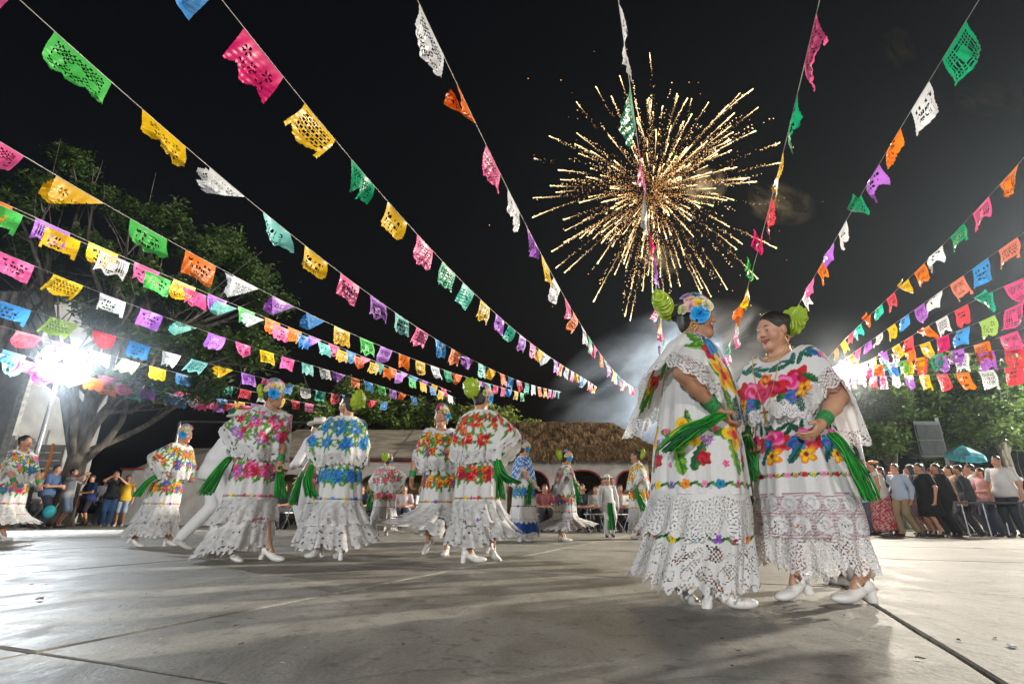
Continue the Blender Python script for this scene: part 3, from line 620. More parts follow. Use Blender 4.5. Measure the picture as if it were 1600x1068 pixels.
B([(1600,433),(1540,462),(1490,485),(1425,525),(1390,545),(1310,580)], [pk, te, rd, wh, orr, rd, ye, pu, ye], 'flag string whose green flag hangs next to a red one by the right trees', ('x', 1598), farD=16.8, seed=9)
B([(1600,470),(1510,512),(1430,540),(1350,568),(1310,585)], [pk, li, bl, mg, ye, orr, wh, te], 'flag string with a pale lime flag and a blue one by the right trees', ('x', 1600), farD=16.85, seed=10)
B([(1600,512),(1500,545),(1400,565),(1310,590)], [pk, orr, pu, dg, ye, g_, bl, orr], 'low flag string of purple, teal and yellow flags by the right trees', ('x', 1590), farD=16.9, seed=11)
B([(1600,545),(1540,548),(1450,560),(1380,573),(1312,588)], [rd, pu, wh, pu, rd, ye, bl], 'low flag string bunched between its neighbours near the warm floodlight', ('x', 1600), farD=16.9, seed=31)
B([(1600,570),(1530,580),(1450,585),(1370,588),(1320,592)], [rd, wh, orr, rd, ye, pu, wh, pk], 'lowest flag string in front of the right hand trees', ('x', 1597), farD=16.9, seed=12)
B([(0,232),(35,240),(88,270),(158,312),(248,365),(325,408),(400,448),(447,473),(494,497),(537,516),(578,534),(625,553),(675,570),(728,589),(775,602),(822,616)],
  [ye, g_, orr, wh, pu, bl, ye, g_, pu, orr, ye, wh, dg, orr, bl, pu, te, pk, pk, bl], 'flag string with a folded yellow flag, then green and orange ones', ('x', 88), seed=13, kinds=[1, 5, 24, 11])
B([(0,325),(80,352),(140,382),(222,422),(290,448),(345,468),(400,494),(425,506),(469,525),(497,534),(534,547),(566,558),(606,578),(650,592),(712,622)],
  [ye, wh, g_, pk, aq, wh, pk, bl, aq, ye, orr, ye, orr, pu, g_, ye, bl], 'front one of two flag strings hanging close together, yellow then white flags', ('x', 72), seed=14, kinds=[12, 10, 24, 2, 1])
B([(0,318),(80,347),(140,376),(222,417),(290,444),(345,464),(400,489),(469,520),(534,543),(606,573),(650,588),(705,612)],
  [pu, ye, pk, ye, pu, g_, orr, orr, pu, pk, bl, pk, aq, orr, pu, bl], 'rear one of two flag strings hanging close together, mostly hidden', ('x', 56), seed=15, farD=22.3)
B([(0,390),(67,425),(115,440),(185,467),(245,490),(305,512),(350,527),(400,544),(431,553),(459,562),(497,573),(537,586),(587,600),(659,625)],
  [pk, ye, wh, pu, aq, pu, pk, ye, pk, aq, wh, pu, orr, bl, g_, pu, orr, bl], 'flag string with yellow, white and purple flags before the old tree', ('x', 0), seed=16, kinds=[24, 4, 12, 24])
B([(0,470),(75,492),(115,505),(180,525),(250,548),(330,570),(400,585),(440,597),(500,612),(610,628)], [bl, li, rd, bl, wh, aq, ye, pu, pk, bl, wh, te, rd], 'flag string with blue, lime and red flags just above the white floodlight', ('x', 0), seed=17)
B([(0,510),(75,527),(130,545),(190,560),(260,577),(330,597),(400,612),(510,635)], [rd, pk, wh, li, ye, bl, pu, te, rd, wh, ye], 'flag string passing straight across the white floodlight', ('x', 26), seed=18)
B([(0,545),(60,560),(160,588),(250,605),(340,622),(440,637)], [bl, pk, aq, pk, wh, te, pk, rd, bl, ye, pu], 'upper of two low crowded flag strings below the white floodlight', ('x', 5), seed=19)
B([(0,562),(60,576),(160,600),(250,616),(340,630),(430,642)], [aq, mg, wh, orr, aq, ye, bl, pk, pu, te, orr], 'lower of two low crowded flag strings below the white floodlight', ('x', 2), seed=20)
B([(0,552),(60,568),(160,594),(250,611),(340,627),(430,640)], [pk, wh, orr, pk, pu, bl, wh, pk, rd], 'faded flag string squeezed between two others under the white floodlight', ('x', 30), seed=32, farD=21.5)
# cable that carries the far ends, on two posts, and one behind the viewer
far_pts = sorted([tuple(q[-1]) for q in ENDS if q[-1][1] > 19], key=lambda p: p[0])
cb_ = empty('support_cable', (0, 22, 0)); tag(cb_, 'thin dark cable on two posts holding the far ends of the flags', 'cable')
cp = [(far_pts[0][0]-1.2, 22, far_pts[0][2]+0.15)]+[p for p in far_pts]+[(far_pts[-1][0]+1.5, 22, far_pts[-1][2]+0.2)]
MB().tube(np.array(cp)-[0, 22, 0], 0.006, 5).build('cable', M_DARK, cb_)
for e in (cp[0], cp[-1]): MB().tube([(e[0], e[1]-22, 0), (e[0], e[1]-22, e[2]+0.1)], 0.045, 8).build('post', M_DARK, cb_)

# ---------------------------------------------------------------- firework
fwc = at(1020, 300, 90.0); fw_ = empty('firework_burst', fwc); tag(fw_, 'golden firework burst with green-tipped sparks in the night sky', 'firework')
r = np.random.default_rng(21); RF = 29.0
M_SPARK = emit_mat('spark', (1, 1, 1), 2.2, True)
octV = np.array([[1, 0, 0], [-1, 0, 0], [0, 1, 0], [0, -1, 0], [0, 0, 1], [0, 0, -1]], float)
octF = np.array([[0, 2, 4], [2, 1, 4], [1, 3, 4], [3, 0, 4], [2, 0, 5], [1, 2, 5], [3, 1, 5], [0, 3, 5]])
def beads(P, S, C_):
    n = len(P); V = (P[:, None]+octV[None]*np.asarray(S)[:, None, None]).reshape(-1, 3); F = (octF[None]+6*np.arange(n)[:, None, None]).reshape(-1, 3)
    return V, F, np.repeat(np.asarray(C_), 6, 0)
def trail(d, r0, r1, dense, grav, tip, seed):
    r = np.random.default_rng(seed); n = int(8+dense*62*(r1-r0)); s = np.sort(r.random(n)); bend_ = np.cross(d, r.normal(0, 1, 3))*RF*0.05
    def path(t): t = np.asarray(t)[:, None]; Q = d[None]*t*RF*(1-0.10*t)+bend_[None]*t**2; Q[:, 2] -= grav*RF*t[:, 0]**2; return Q
    t = r0+(r1-r0)*s; P = path(t)+r.normal(0, 0.08+0.2*(1-s)[:, None], (n, 3))
    S = 0.035+0.06*r.random(n)**2+0.03*s; hot = np.clip(s*1.25-0.15+r.normal(0, 0.12, n), 0, 1)[:, None]
    C_ = ((1-hot)*np.array([0.85, 0.36, 0.09])+hot*np.array([1.3, 0.92, 0.45]))*(0.4+0.8*s[:, None]); V, F, Cv = beads(P, S, C_)
    if dense > 0.45:     # the burning streak itself, tapering back towards the centre
        k = 16; u = np.linspace(0, 1, k); st_ = r.uniform(0.35, 0.75); Q = path(r0+(r1-r0)*(st_+(1-st_)*u))+r.normal(0, 0.03, (k, 3)); fl_ = 0.35+1.1*r.random(k); V2, F2 = tube_np(Q, (0.015+0.075*u**1.2)*(0.55+0.8*r.random(k)), 5)
        F2 = np.concatenate([F2[:, [0, 1, 2]], F2[:, [0, 2, 3]]]); hc = ((1-u)[:, None]*np.array([0.7, 0.28, 0.06])*0.5+u[:, None]*np.array([1.5, 1.08, 0.55]))*fl_[:, None]*(0.35+1.1*u[:, None]**1.5)
        F = np.concatenate([F, F2+len(V)]); Cv = np.concatenate([Cv, np.repeat(hc, 5, 0)]); V = np.concatenate([V, V2])
        if tip: V3, F3, C3 = beads(Q[-1:], [0.2], [np.array([0.75, 1.5, 0.35])]); F = np.concatenate([F, F3+len(V)]); V = np.concatenate([V, V3]); Cv = np.concatenate([Cv, C3])
    tag(ob('spark_trail', meshnp('spark_trail', V, F, Cv, False), fw_, M_SPARK), kind='stuff')
for k in range(225):
    d = r.normal(0, 1, 3); d /= np.linalg.norm(d); d[2] = d[2]*0.9
    side = math.hypot(d[0], d[2])
    r1 = 0.42+0.58*r.random()**0.8; r0 = r1*r.uniform(0.05, 0.55)
    up = max(0, d[2]); dense = 1.0 if r.random() > 0.35+0.5*up else 0.35
    trail(d, r0, r1, dense, 0.10, r.random() < 0.28, 1000+k)
for k in range(62):
    d = r.normal(0, 1, 3); d /= np.linalg.norm(d); r1 = r.uniform(0.18, 0.5); trail(d, r1*0.1, r1, 1.6 if k % 2 else 0.5, 0.10, False, 5000+k)
for k, (dx, dz, a, b) in enumerate([(0.17, 1.22, 0.72, 1.55), (0.33, 1.22, 0.6, 1.15), (0.55, 1.0, 0.6, 1.0), (0.75, 0.95, 0.75, 1.3), (-0.1, 1.1, 0.7, 1.2), (0.3, 0.9, 0.7, 1.1), (-0.3, 0.95, 0.6, 1.05), (0.15, 1.15, 0.5, 0.95), (0.82, 0.8, 0.7, 1.15), (-0.55, 0.9, 0.7, 1.05), (-1.0, 0.55, 0.8, 1.0), (0.05, 1.0, 0.7, 1.0), (0.5, 0.85, 0.8, 1.05)]):
    d = np.array([dx, 0.1, dz]); d /= np.linalg.norm(d); trail(d, a, b, 0.58, 0.0, False, 3000+k)
P = r.normal(0, 1, (90, 3)); P /= np.linalg.norm(P, axis=1)[:, None]; P *= (RF*r.uniform(0.2, 1.25, 90))[:, None]
V, F, Cv = beads(P, r.uniform(0.06, 0.13, 90), np.tile([0.9, 0.4, 0.1], (90, 1))); tag(ob('stray_sparks', meshnp('stray_sparks', V, F, Cv, False), fw_, M_SPARK), kind='stuff')

# ---------------------------------------------------------------- smoke
def smoke_mat(name, color, dens, scale, lo, hi, aniso=0.2, seed=0.0, stretch=(1, 1, 1)):
    m, n, out = nodes_of(name); L = n.links.new
    tc = n.nodes.new('ShaderNodeTexCoord'); mp = n.nodes.new('ShaderNodeMapping'); mp.inputs['Location'].default_value = (seed, seed*0.7, 0); mp.inputs['Scale'].default_value = stretch
    no = n.nodes.new('ShaderNodeTexNoise'); no.inputs['Scale'].default_value = scale; no.inputs['Detail'].default_value = 5; no.inputs['Distortion'].default_value = 0.7; no.inputs['Roughness'].default_value = 0.6
    L(tc.outputs['Object'], mp.inputs[0]); L(mp.outputs[0], no.inputs['Vector'])
    mr = n.nodes.new('ShaderNodeMapRange'); mr.inputs['From Min'].default_value = lo; mr.inputs['From Max'].default_value = hi; mr.inputs['To Max'].default_value = dens
    L(no.outputs['Fac'], mr.inputs['Value'])
    ln = n.nodes.new('ShaderNodeVectorMath'); ln.operation = 'LENGTH'; L(tc.outputs['Object'], ln.inputs[0])
    fo = n.nodes.new('ShaderNodeMapRange'); fo.inputs['From Min'].default_value = 1.0; fo.inputs['From Max'].default_value = 0.25; L(ln.outputs['Value'], fo.inputs['Value'])
    mu = n.nodes.new('ShaderNodeMath'); mu.operation = 'MULTIPLY'; L(mr.outputs[0], mu.inputs[0]); L(fo.outputs[0], mu.inputs[1])
    v = n.nodes.new('ShaderNodeVolumePrincipled'); v.inputs['Color'].default_value = (*color, 1); v.inputs['Anisotropy'].default_value = aniso
    L(mu.outputs[0], v.inputs['Density']); L(v.outputs[0], out.inputs['Volume']); return m
def puff(px, py, D, rad, m, label, rot=(0, 0, 0)):
    n1, n2 = 24, 14; th = np.arange(n1)*2*math.pi/n1; ph = np.linspace(0.02, math.pi-0.02, n2)
    V = np.array([[math.sin(p)*math.cos(t), math.sin(p)*math.sin(t), math.cos(p)] for p in ph for t in th])
    F = [[i*n1+j, (i+1)*n1+j, (i+1)*n1+(j+1) % n1, i*n1+(j+1) % n1] for i in range(n2-1) for j in range(n1)]
    F3 = [[len(V), j, (j+1) % n1] for j in range(n1)]+[[len(V)+1, (n2-1)*n1+(j+1) % n1, (n2-1)*n1+j] for j in range(n1)]
    V = np.concatenate([V, [[0, 0, 1], [0, 0, -1]]])
    o = ob('smoke', meshnp('smoke', V, [np.array(F), np.array(F3)]), None, m, at(px, py, D), rot, rad); tag(o, label, 'smoke', kind='stuff'); return o
puff(1035, 590, 31.0, (8.5, 2.6, 4.2), smoke_mat('plume_smoke', (0.9, 0.93, 0.97), 0.6, 2.0, 0.44, 0.72, 0.3, 3.1), 'blue-white smoke drifting up behind the thatched roof', (0, -0.45, 0))

M_PUFF = smoke_mat('firework_smoke', (0.85, 0.8, 0.7), 0.30, 1.7, 0.47, 0.72, 0.0, 1.3)
puff(1218, 318, 92.0, (7.5, 4, 4.5), M_PUFF, 'drifting grey-gold smoke right of the firework burst', (0, 0.3, 0)); puff(1100, 290, 93.0, (5, 4, 4), M_PUFF, 'thin smoke wreath inside the firework burst', (0, 0, 0)); puff(1030, 405, 92.0, (4.5, 3, 3), M_PUFF, 'small smoke puff under the firework burst', (0, 0.5, 0)); puff(1405, 75, 95.0, (3, 3, 7), M_PUFF, 'faint column of old firework smoke high in the sky', (0, -0.2, 0)); puff(1550, 155, 95.0, (9, 3, 4.5), M_PUFF, 'faint spread of old firework smoke above the right trees', (0, 0.1, 0))
fl = bpy.data.lights.new('burst_light', 'POINT'); fl.energy = 50000; fl.color = (1.0, 0.78, 0.45); fl.shadow_soft_size = 6.0
flo = bpy.data.objects.new('burst_light', fl); COL.objects.link(flo); flo.parent = fw_

M_GLOW = smoke_mat('lamp_smoke', (0.85, 0.93, 1.0), 0.03, 1.2, 0.2, 0.7, 0.3, 5.0)
puff(105, 560, 13.9, (3.6, 1.6, 2.8), M_GLOW, 'thin smoke lit up around the blazing white floodlight'); puff(1322, 578, 14.9, (2.4, 1.4, 1.9), M_GLOW, 'thin smoke lit up around the warm floodlight')
# ---------------------------------------------------------------- signed-distance modelling of bodies
A3 = lambda *v: np.array(v, float)
def rotz(a): c, s = math.cos(a), math.sin(a); return np.array([[c, -s, 0], [s, c, 0], [0, 0, 1.0]])
def rotx(a): c, s = math.cos(a), math.sin(a); return np.array([[1.0, 0, 0], [0, c, -s], [0, s, c]])
def roty(a): c, s = math.cos(a), math.sin(a); return np.array([[c, 0, s], [0, 1.0, 0], [-s, 0, c]])
class Body:
    def __init__(s, k=0.02): s.p = []; s.k = k
    def cone(s, a, b, ra, rb, col, k=None): s.p.append(('c', A3(*a), A3(*b), ra, rb, col, s.k if k is None else k, 1)); return s
    def chain(s, pts, rad, col, k=None):
        for i in range(len(pts)-1): s.cone(pts[i], pts[i+1], rad[i], rad[i+1], col, k)
        return s
    def ell(s, c, rad, col, M=None, k=None, sign=1): s.p.append(('e', A3(*c), np.eye(3) if M is None else M, A3(*rad), 0, col, s.k if k is None else k, sign)); return s
    def dist(s, q, P):
        if q[0] == 'c':
            a, b, ra, rb = q[1:5]; ba = b-a; l2 = ba@ba+1e-12; h = np.clip((P-a)@ba/l2, 0, 1)
            return np.sqrt((((P-a)-h[..., None]*ba)**2).sum(-1))-(ra+(rb-ra)*h)
        c, M, r = q[1:4]; L = (P-c)@M; k0 = np.sqrt(((L/r)**2).sum(-1))+1e-9; k1 = np.sqrt(((L/r**2)**2).sum(-1))+1e-9
        return k0*(k0-1)/k1
    def bounds(s, q):
        if q[0] == 'c': lo = np.minimum(q[1]-q[3], q[2]-q[4]); hi = np.maximum(q[1]+q[3], q[2]+q[4]); return lo, hi
        r = np.abs(q[2])@q[3]; return q[1]-r, q[1]+r
    def mesh(s, name, h, colfn=None, floor=None):
        lo = np.min([s.bounds(q)[0] for q in s.p if q[7] > 0], 0)-3*h; hi = np.max([s.bounds(q)[1] for q in s.p if q[7] > 0], 0)+3*h
        n = np.ceil((hi-lo)/h).astype(int)+1; ax = [lo[i]+h*np.arange(n[i]) for i in range(3)]
        d = np.full(n, 0.5, np.float32)
        for q in s.p:
            a, b = s.bounds(q); m = q[6]+3*h
            i0 = np.maximum(0, np.floor((a-m-lo)/h).astype(int)); i1 = np.minimum(n, np.ceil((b+m-lo)/h).astype(int)+1)
            if (i1 <= i0).any(): continue
            sl = tuple(slice(x, y) for x, y in zip(i0, i1))
            P = np.stack(np.meshgrid(*[ax[i][sl[i]] for i in range(3)], indexing='ij'), -1); e = s.dist(q, P).astype(np.float32)
            k = max(q[6], 1e-4); cur = d[sl]
            if q[7] > 0: hh = np.maximum(k-np.abs(cur-e), 0)/k; d[sl] = np.minimum(cur, e)-hh*hh*k*0.25
            else: e = -e; hh = np.maximum(k-np.abs(cur-e), 0)/k; d[sl] = np.maximum(cur, e)+hh*hh*k*0.25
        if floor is not None: d = np.maximum(d, (floor-ax[2])[None, None, :].astype(np.float32))
        V, F = surface_nets(d); V = V*h+lo
        # colour of the nearest primitive
        pos = [q for q in s.p if q[7] > 0]; best = np.full(len(V), 9.0); col = np.zeros((len(V), 3))
        for q in pos:
            e = s.dist(q, V); m = e < best-1e-4; best[m] = e[m]; col[m] = q[5]
        if colfn: col = colfn(V, col)
        return meshnp(name, V, F, col)
def surface_nets(d):
    ins = d < 0; nx, ny, nz = d.shape
    cnt = np.zeros((nx-1, ny-1, nz-1), np.int8)
    for a in (0, 1):
        for b in (0, 1):
            for c in (0, 1): cnt += ins[a:nx-1+a, b:ny-1+b, c:nz-1+c]
    act = (cnt > 0) & (cnt < 8); I = np.argwhere(act); idx = np.full(cnt.shape, -1, np.int32); idx[act] = np.arange(len(I))
    acc = np.zeros((len(I), 3)); num = np.zeros(len(I)); corners = [(a, b, c) for a in (0, 1) for b in (0, 1) for c in (0, 1)]
    for a in corners:
        for k in range(3):
            if a[k]: continue
            b = list(a); b[k] = 1; da = d[I[:, 0]+a[0], I[:, 1]+a[1], I[:, 2]+a[2]]; db = d[I[:, 0]+b[0], I[:, 1]+b[1], I[:, 2]+b[2]]
            cr = (da < 0) != (db < 0); t = np.where(cr, da/(da-db+1e-12), 0); p = np.tile(np.array(a, float), (len(I), 1)); p[:, k] += t
            acc += p*cr[:, None]; num += cr
    V = I+acc/np.maximum(num, 1)[:, None]; F = []
    for k in range(3):
        o = [i for i in range(3) if i != k]; s0 = [slice(None)]*3; s1 = [slice(None)]*3; s0[k] = slice(0, -1); s1[k] = slice(1, None)
        A, Bn = ins[tuple(s0)], ins[tuple(s1)]; cr = A != Bn; e = np.argwhere(cr)
        e = e[(e[:, o[0]] > 0) & (e[:, o[1]] > 0)]
        e = e[(e[:, o[0]] < d.shape[o[0]]-1) & (e[:, o[1]] < d.shape[o[1]]-1)]
        def cell(da, db): q = e.copy(); q[:, o[0]] += da; q[:, o[1]] += db; return idx[q[:, 0], q[:, 1], q[:, 2]]
        f = np.stack([cell(-1, -1), cell(0, -1), cell(0, 0), cell(-1, 0)], 1); fl = A[e[:, 0], e[:, 1], e[:, 2]]
        if k == 1: fl = ~fl
        F.append(np.where(fl[:, None], f, f[:, ::-1]))
    return V, np.concatenate(F)
def ik(a, b, l1, l2, pole):
    a, b = A3(*a), A3(*b); v = b-a; d = np.linalg.norm(v); d2 = min(d, (l1+l2)*0.995); u = v/(d+1e-9)
    x = (l1*l1-l2*l2+d2*d2)/(2*d2); h = math.sqrt(max(l1*l1-x*x, 0)); p = A3(*pole); p = p-u*(p@u); p /= np.linalg.norm(p)+1e-9
    return a+u*x+p*h, a+u*d2
SK = A3(0.42, 0.21, 0.125); SKL = A3(0.50, 0.27, 0.17); LIP = A3(0.26, 0.05, 0.05)
def head(B, c, M, skin, k=0.012, female=True):
    T = lambda x, y, z: A3(*c)+M@A3(x, y, z); e = lambda p, r, kk=k, s=1, col=skin: B.ell(T(*p), r, col, M, kk, s)
    e((0, -0.014, 0.035), (0.072, 0.092, 0.080)); e((0, 0.024, -0.028), (0.059, 0.062, 0.082), 0.03)
    B.cone(T(-0.045, 0.0, -0.055), T(0, 0.058, -0.094), 0.022, 0.020, skin, 0.03); B.cone(T(0.045, 0.0, -0.055), T(0, 0.058, -0.094), 0.022, 0.020, skin, 0.03)
    e((0, 0.068, -0.096), (0.021, 0.018, 0.017), 0.02)
    for s in (-1, 1):
        e((s*0.039, 0.055, -0.030), (0.029, 0.027, 0.029), 0.025)
        e((s*0.031, 0.089, 0.008), (0.017, 0.014, 0.012), 0.012, -1)
        e((s*0.031, 0.0735, 0.006), (0.0145, 0.0130, 0.0125), 0.004)
        e((s*0.075, -0.006, -0.006), (0.010, 0.019, 0.030), 0.008)
        e((s*0.0115, 0.092, -0.026), (0.0095, 0.011, 0.008), 0.008)
    B.cone(T(-0.034, 0.071, 0.026), T(0.034, 0.071, 0.026), 0.011, 0.011, skin, 0.02)
    B.cone(T(0, 0.082, 0.018), T(0, 0.103, -0.022), 0.0075, 0.0115, skin, 0.010)
    for a in (-1, 1):
        B.cone(T(0, 0.0865, -0.0545), T(a*0.026, 0.0755, -0.0535), 0.0056, 0.0028, LIP if female else skin*0.8, 0.004)
        B.cone(T(0, 0.0860, -0.0640), T(a*0.024, 0.0755, -0.0560), 0.0064, 0.0030, LIP*1.15 if female else skin*0.8, 0.004)
    B.cone(T(0, -0.02, -0.05), T(0, -0.022, -0.15), 0.050, 0.052, skin, 0.03)
    return T
def hand(B, w, d, n, s, skin, curl=0.6, k=0.006, size=1.0, vmin=0.0):
    """w wrist, d pointing direction, n palm normal, s thumb side"""
    d = A3(*d); d /= np.linalg.norm(d); n = A3(*n); n = n-d*(n@d); n /= np.linalg.norm(n); s0 = np.cross(d, n); s0 = s0 if s0@A3(*s) > 0 else -s0
    M = np.stack([s0, n, d], 1); B.ell(w+d*0.05*size, (0.040*size, 0.0165*size, 0.054*size), skin, M, 0.012); B.cone(w-d*0.02, w+d*0.03, 0.024, 0.024, skin, 0.015)
    for i, (o, ln) in enumerate(zip((0.028, 0.0095, -0.0095, -0.027), (0.95, 1.05, 0.98, 0.78))):
        p = w+(d*0.088+s0*o)*size; a = 0.15
        for sg, L, rr in ((0, 0.038, 0.0088), (1, 0.025, 0.008), (2, 0.02, 0.0068)):
            rr = max(rr, vmin)
            a += curl*(0.8+0.1*i); q = p+(d*math.cos(a)+n*math.sin(a)+s0*o*2.0)*L*ln*size; B.cone(p, q, rr*size, (rr-0.0006)*size, skin, k*0.5); p = q
    p = w+(d*0.022+s0*0.026)*size; q = p+(d*0.62+s0*0.72+n*0.3)*0.036*size; B.cone(p, q, 0.0125*size, 0.0105*size, skin, k)
    B.cone(q, q+(d*0.85+s0*0.25+n*0.42)*0.032*size, 0.0105*size, 0.0085*size, skin, k)
# --- shoes
def shoe_mesh(col, heel=0.05, h=0.0034, strap=True, name='shoe'):
    B = Body(0.014); c = A3(*col); q = heel
    B.ell((0, 0.070, 0.027), (0.040, 0.074, 0.027), c); B.ell((0, 0.0, 0.034+q*0.25), (0.035, 0.075, 0.030), c, rotx(-0.2-q*3)); B.ell((0, -0.075, 0.045+q*0.75), (0.033, 0.040, 0.040), c)
    if strap: B.ell((0, -0.028, 0.088+q*0.55), (0.025, 0.070, 0.046), c, rotx(-0.42), 0.006, -1)
    else: B.cone((0, -0.075, 0.05+q), (0, -0.07, 0.10+q), 0.036, 0.042, c, 0.02)
    if q > 0.02: B.cone((0, -0.090, q), (0, -0.096, 0.0), 0.026, 0.023, c, 0.004)
    else: B.cone((0, -0.085, 0.012), (0, 0.05, 0.010), 0.028, 0.034, c, 0.01)
    if strap:
        for s in (-1, 1): B.cone((s*0.033, -0.018, 0.045+q*0.45), (s*0.018, -0.006, 0.070+q*0.5), 0.0055, 0.0055, c, 0.002); B.cone((s*0.018, -0.006, 0.070+q*0.5), (0, -0.002, 0.077+q*0.5), 0.0055, 0.0055, c, 0.002)
    return B.mesh(name, h, None, 0.0)
M_LEATHER = attr_mat('shoe_leather', 0.38, spec=0.5); M_SKIN = attr_mat('skin', 0.46, spec=0.45, sss=0.12, bump=0.25, bscale=190)
SHOE_W = shoe_mesh((0.72, 0.70, 0.66)); SHOE_B = shoe_mesh((0.03, 0.025, 0.022), 0.012, 0.008, False); SHOE_T = shoe_mesh((0.55, 0.53, 0.5), 0.012, 0.008, False)
M_HAIR = mat('black_hair', (0.012, 0.009, 0.008), 0.42, var=0.5, scale=60, bump=0.5, spec=0.6, sc3=(1, 6, 1))
def hair_mesh(c, M, h, bun=True, long=False, cap=False):
    B = Body(0.012); T = lambda x, y, z: A3(*c)+M@A3(x, y, z); z = A3(0, 0, 0)
    B.ell(T(0, -0.018, 0.038), (0.079, 0.097, 0.085), z, M); B.ell(T(0, -0.045, -0.02), (0.066, 0.055, 0.065), z, M, 0.02)
    if long: B.ell(T(0, -0.055, -0.09), (0.075, 0.045, 0.13), z, M, 0.03)
    B.ell(T(0, 0.088, -0.035), (0.074, 0.075, 0.105), z, M, 0.012, -1)
    for s in (-1, 1): B.ell(T(s*0.078, 0.012, -0.03), (0.020, 0.040, 0.042), z, M, 0.01, -1)
    if bun: B.ell(T(0, -0.105, 0.055), (0.048, 0.045, 0.048), z, M, 0.015)
    return B.mesh('hair', h)
def eye_mesh():
    n1, n2 = 14, 9; V, C_ = [], []
    for i in range(n2):
        for j in range(n1):
            u = -1+2*j/(n1-1); v = -1+2*i/(n2-1); x = u*0.0135; top = 0.0066*(1-u*u)**0.7; z = v*top-0.0012*u*u
            V.append((x, math.sqrt(max(0.0136**2-x*x*0.5-z*z, 1e-8)), z)); d = math.hypot(x, z)
            C_.append((0.02, 0.012, 0.01) if v > 0.45 or abs(u) > 0.94 else ((0.015, 0.008, 0.006) if d < 0.0052 else (0.62, 0.58, 0.55)))
    F = [[i*n1+j, i*n1+j+1, (i+1)*n1+j+1, (i+1)*n1+j] for i in range(n2-1) for j in range(n1-1)]
    return meshnp('eye', np.array(V), np.array(F)[:, ::-1], np.array(C_))
EYE = eye_mesh(); M_EYE = attr_mat('eye', 0.2, spec=0.5)
def brow_mesh():
    x = np.linspace(-0.019, 0.019, 9); z = 0.004*np.cos(x/0.019*1.3)-0.002; t = 0.0028*(1-(x/0.021)**2)
    y = -0.10*(x/0.019)**2*0.05
    V = np.concatenate([np.c_[x, y, z+t], np.c_[x, y+0.0016, z], np.c_[x, y, z-t]]); F = [[k, k+1, 9+k+1, 9+k] for k in range(8)]+[[9+k, 9+k+1, 18+k+1, 18+k] for k in range(8)]
    return meshnp('eyebrow', V, np.array(F))
BROW = brow_mesh()
def face_parts(root, c, M, lids=0.0):
    for s in (-1, 1):
        o = ob('eye', EYE, root, M_EYE); p = A3(*c)+M@A3(s*0.031, 0.0755, 0.0055-0.002*lids); R = M@rotz(-s*0.22)@rotx(-0.25*lids)
        o.matrix_local = Matrix([[*R[i]*(1, 1, 1.0-0.45*lids), p[i]] for i in range(3)]+[[0, 0, 0, 1]])
        b = ob('eyebrow', BROW, root, M_HAIR); p = A3(*c)+M@A3(s*0.033, 0.0865, 0.027); R = M@rotz(-s*0.38)
        b.matrix_local = Matrix([[*R[i], p[i]] for i in range(3)]+[[0, 0, 0, 1]])
def foot(B, root, skin, ankle_xy, yaw, lift=0.0, tip=0.0, shoe=None, heel=0.05, s=1.0):
    """places a shoe, returns the ankle; tip>0 raises the heel about the toe"""
    R = rotz(yaw)@rotx(-tip); off = A3(0, 0.075, 0); base = A3(ankle_xy[0], ankle_xy[1], lift)+rotz(yaw)@off-R@off
    o = ob('shoe', shoe, root, M_LEATHER); o.matrix_local = Matrix([[*R[i]*s, base[i]] for i in range(3)]+[[0, 0, 0, 1]])
    an = base+R@A3(0, -0.068, 0.115+heel*0.9)*s; ball = base+R@A3(0, 0.035, 0.026)*s; hl = base+R@A3(0, -0.075, 0.05+heel*0.75)*s
    B.cone(an, ball, 0.031*s, 0.018*s, skin, 0.02); B.cone(an, hl, 0.030*s, 0.022*s, skin, 0.02)
    return an
def leg(B, hip, an, fwd, skin, th=0.085, kn=0.058, ca=0.05, ank=0.036, clamp=None):
    l = np.linalg.norm(an-hip); l1 = max(0.43, l*0.51); k, _ = ik(hip, an, l1, l1*0.96, fwd)
    if clamp:
        q = math.hypot(k[0], k[1]); k[:2] *= min(1.0, clamp/(q+1e-9))
    c = k+(an-k)*0.35-A3(*fwd)*0.012
    B.cone(hip, k, th, kn, skin, 0.03); B.cone(k, c, kn, ca, skin, 0.02); B.cone(c, an, ca, ank, skin, 0.02); return k

